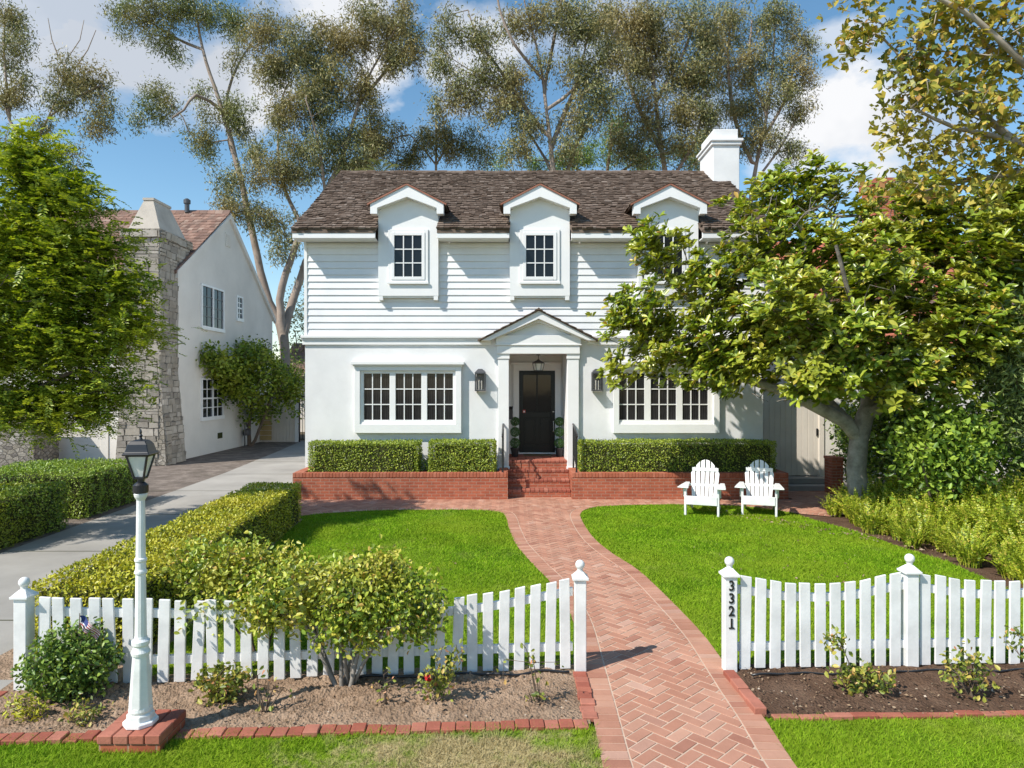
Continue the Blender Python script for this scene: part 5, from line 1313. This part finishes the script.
shrub('rose_plant', 'bare twiggy rose cane by the right end of the left fence', 'plant', (.22, 5.52, 0), [((.15, 5.5, .35), (.26, .12, .26), 12), ((.2, 5.5, .1), (.16, .1, .06), 8)], 'l_rose', small, .045, .025, 2, .02, True, 6, seed=28, stem_r=.006)
shrub('rose_plant', 'bare woody rose stub left of the big bush', 'plant', (-1.95, 5.35, 0), [((-1.93, 5.34, .2), (.2, .12, .17), 13)], 'l_rose', small, .04, .022, 2, .02, True, 6, seed=29, stem_r=.008)
shrub('rose_plant', 'small twiggy rose just right of the big bush', 'plant', (-1.03, 5.50, 0), [((-1.0, 5.48, .2), (.17, .12, .17), 14)], 'l_rose', small, .04, .022, 2, .02, True, 6, seed=30, stem_r=.007)
shrub('rose_plant', 'yellowing rose with a tall cane in the right bed', 'plant', (2.92, 5.72, 0), [((2.92, 5.70, .15), (.25, .14, .12), 55), ((2.70, 5.72, .45), (.05, .05, .08), 10)], 'l_rose', small, .05, .03, 7, .035, True, 7, seed=31, stem_r=.007)
shrub('rose_plant', 'spindly green rose with dark woody foot in the right bed', 'plant', (3.78, 5.62, 0), [((3.75, 5.60, .25), (.20, .12, .20), 50)], 'l_rose', small, .05, .028, 5, .035, True, 6, seed=32, stem_r=.010)
shrub('rose_plant', 'thin rose shoot at the right edge of the right bed', 'plant', (4.35, 5.75, 0), [((4.28, 5.72, .45), (.16, .1, .16), 16)], 'l_rose', small, .05, .028, 4, .03, True, 4, seed=33, stem_r=.005)
M['petal'] = leafmat('red_petal', [(0, (.45, .02, .03)), (1, (.55, .05, .05))], .2)
rg = np.random.default_rng(1); lv = Leaves(); T = np.array([[-.66, 5.40, .26]]).repeat(3, 0) + rg.normal(0, .006, (3, 3)); rosettes(lv, rg, T, np.array([[0, -.5, 1.]]).repeat(3, 0), 7, .034, .028, .9)
o = lv.build('rose_bloom', M['petal'], org=(-.66, 5.4, .25)); tag(o, 'single red rose bloom on the thin rose in the left bed', 'flower')

# fern border on the right
def fern_clump(name, label, loc, n, L, seed, mat='l_lily', group=None):
    rg = np.random.default_rng(seed); t = thing(name, label, 'plant', tuple(loc), group); lv = Leaves()
    a = rg.uniform(0, 6.283, n); r = .17 * np.sqrt(rg.uniform(0, 1, n)); B = np.stack([r * np.cos(a), r * np.sin(a), 0 * a], 1) + np.array(tuple(loc))
    a2 = a + rg.normal(0, .6, n); out = np.stack([np.cos(a2), np.sin(a2), 0 * a], 1); l = L * rg.uniform(.5, 1.1, n); arch = rg.uniform(.1, .8, n); tw = rg.uniform(-1, 1, n)
    side = np.stack([-out[:, 1], out[:, 0], 0 * a], 1); side = unit(side + out * tw[:, None])
    def cv(u): return B + out * (l * arch * u**1.7 * .8)[:, None] + np.array([0, 0, 1.]) * (l * (u - .42 * arch * u**2.4))[:, None]
    m = 15
    for k in range(2, m + 1):
        u = k / m; P = cv(u); T = unit(cv(u + .02) - cv(u - .02)); w = (1.12 - u)**.6 * min(1, u * 4)
        for sg in (1, -1): lv.add(P, side * sg + T * .55 + rg.normal(0, .15, (n, 3)), np.cross(side, T) + rg.normal(0, .25, (n, 3)), .078 * w * rg.uniform(.8, 1.2, n), .037)
    lv.build('fronds', M[mat], t)
    mb = MB()
    for q in range(n): mb.tube([tuple(c) for c in np.array([cv(u)[q] for u in (0., .3, .6, .85)])], [.005, .004, .003, .002], 3, cap=False)
    mb.build('stalks', M['l_lily'], t, fix=False)
    return t
protos = [fern_clump('fern_clump', 'yellow green sword fern clump in the border along the right lawn', tuple(gr(845 + 24 * k, 520)), 56, .70, 60 + k, 'l_lily', 'sword ferns bordering the right lawn') for k in range(3)]
edge = [np.array(p[:2]) for p in (gr(818, 516), gr(850, 527), gr(885, 541), gr(920, 552), gr(955, 562), gr(990, 576), gr(1030, 596))]
rgv = np.random.default_rng(77); spots = []; rowscale = []
for row, offs in enumerate((.28, .66, 1.05, 1.5, 2.0, 2.55)):
    E = resample(edge, .36)
    for p in offset_line(E, offs): spots.append(p + rgv.normal(0, .09, 2)); rowscale.append(.82 + .13 * row)
for i, p in enumerate(spots):
    o = protos[i] if i < 3 else dup(protos[rgv.integers(3)])
    o.location = (p[0], p[1], 0); o.rotation_euler = (0, 0, rgv.uniform(0, 6.28)); s = rgv.uniform(.75, 1.15) * (1.0 if p[1] > 11 else .92) * rowscale[i]; o.scale = (s, s, s)
# tall shrubs behind the border
tg = 'dense shrubs behind the right border'
shrub('tall_shrub', 'dark glossy shrub right behind the magnolia trunk', 'shrub', (8.6, 14.4, 0), [((8.5, 14.6, 1.3), (1.2, .9, 1.1), 190), ((8.2, 14.6, 2.2), (1.0, .8, .8), 90)], 'l_dark', tg, .12, .06, 26, .17, True, 7, seed=41, stem_r=.03)
shrub('tall_shrub', 'bright green broad leaved shrub below the magnolia crown', 'shrub', (7.6, 12.1, 0), [((7.5, 12.0, 1.55), (.75, .6, .7), 120), ((7.8, 12.1, 1.0), (.7, .6, .5), 50), ((8.3, 12.2, 1.7), (.5, .5, .6), 50)], 'l_mid', tg, .12, .06, 20, .15, True, 7, seed=42, stem_r=.03)
shrub('tall_shrub', 'dark shrub at the right edge above the strap leaved border', 'shrub', (10.2, 12.4, 0), [((10.2, 12.5, 1.2), (1.1, .9, 1.1), 170)], 'l_dark', tg, .10, .05, 13, .13, True, 7, seed=43, stem_r=.03)
shrub('tall_shrub', 'tall grey green shrub at the right edge beside the magnolia crown', 'shrub', (9.2, 11.9, 0), [((9.0, 11.8, 3.1), (.9, .8, 1.1), 230), ((9.3, 11.9, 2.0), (.9, .8, .9), 110)], 'l_ole', tg, .15, .032, 34, .17, False, 8, seed=44, stem_r=.04)
shrub('tall_shrub', 'dark shrub against the cream wall behind the magnolia', 'shrub', (8.3, 16.4, 0), [((8.3, 16.4, 1.2), (.6, .5, .95), 110)], 'l_dark', tg, .10, .05, 24, .13, True, 6, seed=45, stem_r=.02)
shrub('tall_shrub', 'big dark shrub filling the far right behind the border', 'shrub', (11.6, 15.2, 0), [((11.6, 15.2, 1.9), (1.6, 1.2, 1.9), 260)], 'l_dark', tg, .15, .07, 26, .22, True, 7, seed=46, stem_r=.04)

# generic tree --------------------------------------------------------
def tree(name, label, cat, base, limbs, blobs, leaf, bark, kind, seed, group=None, seg=.4, twig=.008, bias=.5, up=.12, tipcap=.0, **kw):
    rg = np.random.default_rng(seed); t = thing(name, label, cat, tuple(base), group); sk = Skel(rg)
    for i, (pts, r0, r1) in enumerate(limbs): sk.limb(pts, r0, r1, attach=i > 0, seg=seg)
    T = np.concatenate([blob_pts(rg, c, r, n, kw.get('shell', .5)) for c, r, n in blobs]); T = T[rg.permutation(len(T))]
    sk.grow(T, seg=seg, up=up, bias=bias)
    if kw.get('bare'): sk.grow(np.concatenate([blob_pts(rg, c, r, n, .6) for c, r, n in kw['bare']]), seg=.2, up=.1, bias=.2, wob=.25)
    sk.mesh('trunk', M[bark], t, twig=twig, expo=kw.get('expo', 2.5))
    lv = Leaves()
    if kind == 'maple':
        n_ = len(T) * kw['m']; P = np.repeat(T, kw['m'], 0) + rg.normal(0, kw['spread'], (n_, 3)); D = unit(rg.normal(0, 1, (n_, 3))); D[:, 2] -= .45; D = unit(D); N = rg.normal(0, .6, (n_, 3)); N[:, 2] += .7; N[:, 1] -= .4; S = unit(np.cross(D, N)); s = rg.uniform(.6, 1.25, n_)
        for an_, q in ((0, 1), (.95, .8), (-.95, .8)): lv.add(P, D * math.cos(an_) + S * math.sin(an_), N, kw['L'] * s * q, kw['W'] * s * q, wide=.55, fold=.08)
    elif kind == 'euc': scatter_leaves(lv, rg, T, kw['m'], kw['spread'], kw['L'], kw['W'], .75)
    elif kind == 'scatter': scatter_leaves(lv, rg, T, kw['m'], kw['spread'], kw['L'], kw['W'], kw.get('hang', .1), kw.get('oval', True), kw.get('flat', .2))
    elif kind == 'rosette':
        c0 = np.array(tuple(base)) + np.array([0, 0, kw.get('cz', 2.)])
        for q in range(kw['m']):
            Tq = T + (rg.normal(0, kw['spread'], T.shape) if q else 0); A = unit(Tq - c0) * .7 + np.array([-.32, -.36, .72]) + rg.normal(0, .3, T.shape); rosettes(lv, rg, Tq, A, kw['k'], kw['L'], kw['W'])
    elif kind == 'frond':
        for q in range(kw['m']):
            Tq = T + (rg.normal(0, kw['spread'], T.shape) * np.array([1, 1, .75])); A = rg.normal(0, 1, T.shape); A[:, 2] = A[:, 2] * .5 + .25; o_ = Tq - np.array(tuple(base)); o_[:, 2] = 0
            fronds(lv, rg, Tq, unit(A) + .8 * unit(o_), 8, .26, kw['L'], kw['W'])
    lv.build('crown', M[leaf], t)
    return t
def pb_(px, py, rx, ry, n, Y, dr=None):
    """blob given where it shows, at depth Y, with real size"""
    s = Y / F; return (tuple(at(px, py, Y)), (rx * s, (dr if dr else (rx + ry) / 2 * s), ry * s), n)
def pl_(pts, Y): return [tuple(at(p[0], p[1], Y + (p[2] if len(p) > 2 else 0))) for p in pts]

# magnolia -------------------------------------------------------------
MY = 13.2
mg = [([(6.72, 13.2, -.05), (6.70, 13.2, .5), (6.60, 13.15, 1.0), (6.72, 13.15, 1.55), (6.78, 13.1, 2.0)], .195, .16),
      ([(6.66, 13.15, 1.75), (6.1, 13.1, 2.05), (5.3, 13.2, 2.45), (4.4, 13.5, 2.75), (3.4, 13.8, 3.1), (2.7, 13.9, 3.5)], .15, .035),
      ([(6.4, 13.12, 1.9), (5.9, 13.5, 2.6), (5.4, 13.9, 3.4), (4.9, 14.1, 4.3)], .12, .04),
      ([(6.78, 13.1, 1.95), (7.0, 13.3, 2.9), (7.1, 13.5, 3.9), (7.05, 13.5, 5.2)], .15, .04),
      ([(6.8, 13.1, 1.95), (7.7, 12.8, 2.6), (8.6, 12.6, 3.3), (9.4, 12.5, 4.2)], .13, .035),
      ([(6.95, 13.25, 2.7), (6.4, 12.5, 3.5), (5.9, 12.0, 4.3), (5.6, 11.8, 5.0)], .08, .03)]
MB_ = [(c_, r_, int(n_ * .72)) for c_, r_, n_ in [pb_(640, 320, 38, 38, 110, 13.9), pb_(655, 250, 38, 32, 70, 14.0), pb_(690, 350, 55, 38, 140, 13.7), pb_(620, 372, 18, 20, 18, 14.0), pb_(712, 285, 45, 38, 105, 13.8), pb_(765, 250, 55, 42, 150, 13.4),
       pb_(760, 335, 50, 45, 165, 13.2), pb_(735, 370, 45, 26, 80, 13.3), pb_(770, 205, 50, 30, 75, 14), pb_(820, 190, 55, 32, 85, 14), pb_(840, 260, 60, 45, 150, 13.4), pb_(850, 340, 60, 42, 170, 12.2),
       pb_(820, 385, 40, 20, 55, 12.0), pb_(900, 310, 55, 50, 150, 12.4), pb_(920, 380, 55, 40, 130, 12.2), pb_(900, 225, 60, 40, 110, 13.6), pb_(965, 265, 55, 45, 100, 13.2), pb_(975, 350, 50, 45, 90, 12.8), pb_(1010, 220, 40, 40, 70, 13.2), pb_(1005, 290, 40, 45, 90, 12.6), pb_(955, 310, 45, 40, 90, 12.0), pb_(940, 235, 45, 30, 80, 12.6), pb_(880, 275, 45, 35, 90, 12.2), pb_(790, 295, 45, 35, 90, 12.0), pb_(1020, 370, 30, 40, 50, 12.4), pb_(1000, 250, 40, 40, 110, 11.8), pb_(990, 330, 40, 35, 80, 11.6), pb_(1010, 195, 30, 22, 50, 12.2), pb_(930, 200, 45, 22, 50, 12.8)]]
tree('magnolia_tree', 'large spreading magnolia with glossy leaves over the right side of the house', 'tree', (6.72, 13.2, 0), mg, MB_, 'l_mag', 'bark_mag', 'rosette', 51, seg=.3, twig=.0085, m=3, spread=.11, k=8, L=.18, W=.075, cz=1.6, bias=.5, bare=[pb_(805, 212, 45, 26, 46, 12.6), pb_(735, 235, 35, 25, 26, 13), pb_(870, 300, 50, 30, 22, 12), pb_(770, 400, 30, 10, 10, 12.8)])

# feathery tree at the left --------------------------------------------
JY = 11.2
jt = [([(-9.3, 11.4, -.05), (-9.2, 11.4, 1.2), (-8.9, 11.3, 2.4), (-8.5, 11.3, 3.8), (-8.2, 11.2, 5.4)], .17, .04), ([(-9.1, 11.4, 1.8), (-8.1, 11.0, 2.3), (-7.0, 10.9, 2.8)], .08, .025),
      ([(-9.0, 11.3, 2.2), (-8.2, 11.5, 3.1), (-7.2, 11.6, 3.6)], .07, .02), ([(-8.8, 11.3, 2.8), (-8.4, 10.5, 3.6), (-7.9, 10.2, 4.3)], .06, .02)]
JB = [pb_(20, 175, 28, 32, 40, JY), pb_(55, 200, 38, 32, 45, JY), pb_(20, 240, 55, 40, 90, JY), pb_(85, 245, 42, 25, 45, JY), pb_(60, 290, 60, 35, 95, JY), pb_(118, 285, 26, 22, 22, JY), pb_(20, 340, 60, 45, 110, JY), pb_(85, 345, 45, 32, 65, JY),
      pb_(130, 325, 36, 16, 24, JY), pb_(30, 405, 60, 30, 80, JY), pb_(85, 400, 36, 26, 36, JY), pb_(-40, 300, 60, 120, 120, JY), pb_(128, 385, 12, 16, 6, JY), pb_(40, 150, 12, 14, 8, JY)]
tree('feathery_tree', 'bright green feathery leaved tree at the left edge of the photo', 'tree', (-9.3, 11.4, 0), jt, JB, 'l_jac', 'bark_brown', 'frond', 52, seg=.3, twig=.005, m=14, spread=.2, L=.085, W=.037, up=.1)

# sycamore over the upper right corner ----------------------------------
SY = 8.0
_sy = [([(9.9, 11.6, -.05), (9.7, 11.4, 2), (9.3, 11.1, 4), (8.7, 10.9, 5.6), (8.0, 10.8, 6.4), (7.4, 10.8, 6.9), (6.8, 10.8, 7.4), (6.3, 10.8, 8.2)], .17, .03), ([(8.9, 11, 5.1), (8.3, 10.6, 6.9), (7.9, 10.4, 8.4), (7.6, 10.3, 9.6)], .09, .03),
      ([(7.9, 10.8, 6.5), (7.0, 10.7, 6.6), (6.2, 10.6, 6.9)], .05, .02), ([(8.4, 10.9, 6.0), (7.4, 11, 5.9), (6.6, 11, 5.7)], .05, .02), ([(8.2, 10.5, 7.2), (7.0, 10.4, 8.2), (5.6, 10.3, 8.8)], .06, .02)]
SB = [pb_(870, 30, 30, 28, 16, SY), pb_(905, 60, 32, 26, 22, SY), pb_(945, 30, 45, 35, 40, SY), pb_(1000, 45, 45, 45, 50, SY), pb_(930, 95, 45, 26, 32, SY), pb_(985, 110, 42, 32, 34, SY), pb_(900, 130, 22, 18, 10, SY), pb_(940, 150, 40, 22, 24, SY), pb_(1005, 160, 30, 26, 20, SY),
      pb_(845, 45, 12, 14, 4, SY), pb_(880, -20, 60, 30, 20, SY), pb_(980, -30, 60, 40, 40, SY), pb_(900, 185, 40, 14, 14, SY), pb_(965, 185, 45, 16, 22, SY)]
kS = 8.0 / 10.8
sy = [([(x * kS, y * kS, H + (z - H) * kS if z > 2.6 else z) for x, y, z in p], a * kS, b * kS) for p, a, b in _sy]
tree('sycamore_tree', 'yellowing broad leaved sycamore reaching in at the upper right corner', 'tree', (9.9 * kS, 11.6 * kS, 0), sy, SB, 'l_syc', 'bark_syc', 'maple', 53, seg=.3, twig=.006, m=7, spread=.11, L=.10, W=.062, hang=.35, oval=True, flat=.1)

# eucalyptus behind the houses -------------------------------------------
eg = 'tall eucalyptus trees behind the houses'
def euc(label, Y, trunk, limbs, blobs, seed, leaf='l_euc', dens=1.0, L=.19, W=.048, m=175, spread=.27, r=(.27, .02), bark='bark_euc', twig=.014):
    base = at(trunk[0][0], trunk[0][1], Y); base.z = 0
    lm = [([tuple(base)] + pl_(trunk, Y), r[0], r[1])] + [(pl_(p, Y), a, b) for p, a, b in limbs]
    bl = [pb_(x, y, rx, ry, max(3, int(rx * ry * dens / 27)), Y) for x, y, rx, ry in blobs]
    tree('eucalyptus_tree', label, 'tree', tuple(base), lm, bl, leaf, bark, 'euc', seed, eg, seg=.6, twig=twig, bias=.35, m=m, spread=spread, L=L, W=W, expo=2.3)
euc('eucalyptus with a tall leaning pale trunk against blue sky, left of the white house', 35,
    [(284, 345), (276, 315), (264, 285), (254, 240), (243, 190), (232, 145), (219, 100), (206, 62), (198, 25), (192, -10), (188, -45)],
    [([(232, 145, 0), (226, 105, 1), (238, 65, 1), (262, 30, 2)], .11, .03), ([(222, 108), (196, 95, -1), (184, 110, -2), (172, 118, -2)], .10, .04), ([(203, 50), (180, 40, 1), (155, 25, 1)], .10, .04), ([(238, 165), (228, 140, 1), (238, 118, 1)], .08, .03)],
    [(128, 18, 16, 20), (150, 12, 24, 18), (160, 38, 22, 12), (185, 10, 30, 22), (215, 15, 22, 18), (240, 22, 16, 18), (148, 95, 17, 16), (162, 112, 16, 14), (138, 118, 8, 8), (205, 130, 17, 20), (212, 152, 10, 10), (230, 110, 24, 20), (245, 128, 14, 12), (198, 92, 10, 8), (235, 60, 12, 10), (170, 55, 10, 10)], 61, leaf='l_eucg', dens=.95)
euc('twin stemmed eucalyptus with a wide olive crown just left of the white house', 33,
    [(285, 350), (280, 300), (290, 262), (303, 228), (325, 192), (345, 150), (358, 105), (372, 70), (390, 40), (402, 15)],
    [([(303, 228), (285, 190, 1), (278, 150, 2), (282, 100, 2)], .12, .03), ([(325, 192), (318, 140, -1), (306, 100, -2)], .09, .02), ([(358, 105), (395, 60, 1), (425, 30, 1)], .10, .04), ([(284, 330), (296, 290, 1), (306, 262, 1), (322, 240, 2)], .22, .14)],
    [(262, 32, 22, 24), (275, 70, 22, 22), (300, 55, 34, 32), (330, 85, 32, 30), (310, 110, 36, 24), (280, 110, 20, 16), (345, 40, 30, 26), (375, 25, 34, 24), (405, 25, 24, 22), (395, 60, 26, 18), (365, 90, 20, 20), (415, 55, 14, 12), (270, 175, 30, 18), (230, 180, 18, 12), (240, 205, 22, 18), (300, 160, 36, 26), (335, 150, 26, 24), (268, 218, 24, 16), (285, 250, 16, 16), (365, 145, 20, 20), (375, 120, 14, 14), (255, 150, 14, 12), (355, 165, 22, 12)], 62, dens=1.0)
euc('dark eucalyptus with bare twigs on top at the upper left corner', 32,
    [(10, 300), (20, 220), (30, 160), (48, 118), (62, 85), (65, 62)],
    [([(30, 160), (10, 120), (2, 95)], .1, .04), ([(48, 118), (80, 95), (102, 85)], .09, .03), ([(62, 85), (88, 50), (96, 30)], .05, .015), ([(64, 70), (52, 40), (48, 18)], .05, .012), ([(66, 55), (80, 40), (84, 20)], .04, .012), ([(10, 120), (4, 50), (6, 10)], .07, .03)],
    [(8, 18, 16, 18), (20, 45, 20, 14), (6, 60, 12, 10), (20, 88, 18, 16), (6, 100, 10, 14), (75, 82, 24, 24), (60, 100, 16, 14), (95, 78, 10, 16), (103, 112, 12, 24), (92, 130, 8, 8), (42, 128, 14, 10), (68, 155, 16, 10), (20, 150, 20, 16), (75, 175, 12, 10)], 63, dens=.95)
euc('open fan shaped eucalyptus with bare pale branches rising behind the middle dormer', 31,
    [(553, 250), (554, 190), (551, 150), (546, 110), (543, 80), (535, 40), (525, 5), (520, -30)],
    [([(549, 140), (520, 100), (500, 70), (478, 40), (468, 10)], .12, .03), ([(544, 90), (552, 50, 1), (560, 10, 1), (566, -25, 1)], .13, .04), ([(543, 80), (515, 45, -1), (500, 10, -1), (494, -25, -1)], .09, .03), ([(552, 105), (575, 88), (582, 60), (590, 30)], .09, .03), ([(550, 150), (575, 90, 1), (600, 60, 1), (620, 20, 1)], .14, .04), ([(525, 105), (490, 85), (455, 65)], .05, .018), ([(505, 75), (470, 70), (442, 50)], .04, .015), ([(556, 180), (540, 150, 1), (520, 120, 1)], .09, .04), ([(558, 200), (574, 150, 1), (590, 120, 1)], .12, .05)],
    [(450, 30, 16, 20), (440, 60, 12, 22), (460, 92, 26, 20), (440, 105, 12, 12), (485, 80, 24, 22), (510, 85, 24, 22), (500, 112, 26, 18), (485, 40, 20, 20), (520, 20, 26, 18), (560, 20, 26, 20), (545, 65, 14, 10), (590, 25, 30, 28), (580, 70, 22, 22), (600, 95, 24, 26), (575, 120, 22, 20), (530, 130, 20, 16), (515, 150, 22, 12), (565, 150, 18, 14), (610, 60, 20, 24)], 64, dens=.85, r=(.26, .02))
euc('broad olive eucalyptus behind the right half of the roof', 34,
    [(672, 250), (668, 190), (660, 140), (655, 90), (650, 40), (646, -10)],
    [([(662, 150), (640, 110), (625, 70), (615, 30)], .14, .05), ([(656, 100), (680, 60), (695, 20)], .12, .05), ([(668, 185), (695, 140), (705, 100)], .1, .04), ([(655, 90), (645, 50, 1), (665, 10, 1)], .1, .04)],
    [(620, 25, 30, 26), (650, 20, 34, 24), (685, 25, 34, 26), (635, 60, 30, 26), (670, 65, 34, 28), (700, 75, 26, 26), (640, 105, 28, 24), (680, 110, 30, 24), (650, 145, 30, 18), (620, 140, 20, 18), (690, 150, 26, 18), (710, 45, 18, 22), (705, 120, 18, 22)], 65, dens=.95, r=(.28, .02))
euc('slender eucalyptus with grey brown crown above the white chimney', 36,
    [(748, 250), (752, 190), (762, 140), (770, 90), (774, 45), (776, 0)],
    [([(756, 170), (735, 120), (728, 60), (732, 10)], .14, .05), ([(762, 140), (785, 100), (795, 60)], .1, .04), ([(766, 110), (750, 70), (752, 20)], .1, .04), ([(753, 185), (785, 140), (800, 110)], .08, .03)],
    [(735, 20, 28, 24), (765, 25, 24, 24), (792, 30, 16, 20), (725, 60, 24, 26), (755, 65, 28, 26), (788, 70, 22, 24), (806, 75, 8, 18), (735, 105, 28, 24), (775, 105, 30, 24), (800, 115, 12, 16), (755, 140, 34, 20), (790, 150, 20, 14), (720, 140, 20, 18), (808, 45, 6, 10)], 66, dens=.9, r=(.26, .02))
euc('small dark eucalyptus peeping over the ridge between the two left dormers', 36,
    [(436, 260), (436, 200), (436, 165), (436, 140), (436, 122)], [([(436, 165), (420, 145), (410, 135)], .06, .02), ([(436, 160), (455, 140), (468, 132)], .06, .02)],
    [(432, 140, 18, 16), (450, 150, 18, 12), (420, 155, 14, 10), (470, 145, 14, 14), (385, 150, 16, 18), (398, 130, 8, 10), (362, 165, 18, 12), (375, 140, 16, 16), (405, 160, 14, 10), (440, 130, 14, 12), (485, 155, 16, 14)], 67, dens=1.2, r=(.16, .05))
euc('dark leafy eucalyptus low behind the roof ridge left of the chimney', 40,
    [(600, 250), (605, 190), (610, 150), (612, 120)], [([(605, 185), (640, 160), (690, 150)], .1, .04), ([(605, 190), (570, 165), (530, 160)], .1, .04)],
    [(600, 150, 30, 18), (640, 160, 30, 14), (570, 160, 26, 14), (690, 160, 26, 12), (530, 165, 24, 10), (620, 125, 20, 18), (500, 165, 16, 8)], 68, leaf='l_dark', dens=1.0, r=(.2, .08), bark='bark_brown')
# broad background shrubs in the gap left of the house and beyond
bgs = 'dark shrubs far behind the houses'
for k, (px, py, rx, ry, Y, lab) in enumerate(((285, 375, 24, 30, 36, 'brown green shrub in the gap between the two houses'), (300, 320, 20, 40, 39, 'tall dull shrub behind the left corner of the white house'))):
    c, r, n = pb_(px, py, rx, ry, 120, Y); shrub('background_shrub', lab, 'shrub', (c[0], c[1], 0), [(c, r, 110)], 'l_euc' if k else 'l_dark', bgs, .2, .07, 12, .2, False, 6, seed=80 + k, stem_r=.05)
# shrub tree by the neighbour's gate
GY = 28.6
gt = [([(-11.0, GY, -.05), (-11.0, GY, 1.0), (-10.8, GY, 2.2)], .09, .05), ([(-10.85, GY, .02), (-10.4, GY, 1.2), (-10.0, GY - .1, 2.4)], .07, .04), ([(-11.0, GY, 1.6), (-10.95, GY - 1.2, 2.6), (-11.0, 25.6, 3.2)], .04, .02)]
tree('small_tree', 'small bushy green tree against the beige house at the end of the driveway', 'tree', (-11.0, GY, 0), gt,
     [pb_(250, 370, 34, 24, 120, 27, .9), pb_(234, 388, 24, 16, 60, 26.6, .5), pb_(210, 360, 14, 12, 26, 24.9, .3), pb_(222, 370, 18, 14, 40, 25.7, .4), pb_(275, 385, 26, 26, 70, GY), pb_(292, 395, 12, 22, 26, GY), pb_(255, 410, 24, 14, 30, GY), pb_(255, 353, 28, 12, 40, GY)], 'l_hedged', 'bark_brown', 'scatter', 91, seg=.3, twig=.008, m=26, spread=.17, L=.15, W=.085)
# palm fronds and a banana leaf peeping over the ridge
def palm(label, px, py, Y, n, L, seed):
    rg = np.random.default_rng(seed); c = at(px, py, Y); t = thing('palm', label, 'palm', (c.x, c.y, 0), 'palms behind the roof')
    mb = MB(); mb.tube([(c.x, c.y, 0), (c.x, c.y, c.z)], [.16, .11], 9); mb.build('trunk', M['bark_brown'], t)
    lv = Leaves()
    for k in range(n):
        a = 6.283 * k / n + rg.uniform(-.3, .3); d = np.array([math.cos(a), math.sin(a), rg.uniform(.3, 1.6)]); d /= np.linalg.norm(d)
        for i in range(16):
            u = (i + 1) / 16; P = np.array(tuple(c)) + d * L * u - np.array([0, 0, .45 * L * u * u]); s = np.array([-d[1], d[0], 0]); s /= np.linalg.norm(s)
            for sg in (1, -1): lv.add(P[None], (s * sg + d * .9 + np.array([0, 0, -.35]))[None], np.array([[0, 0, 1.]]), L * .34 * (1.1 - .6 * u), .045)
    lv.build('fronds', M['l_palm'], t)
palm('pale palm with drooping fronds behind the left part of the ridge', 380, 176, 27, 9, 1.1, 5)
palm('small yellow green palm tip behind the ridge between the left dormers', 465, 178, 26, 5, .6, 6)
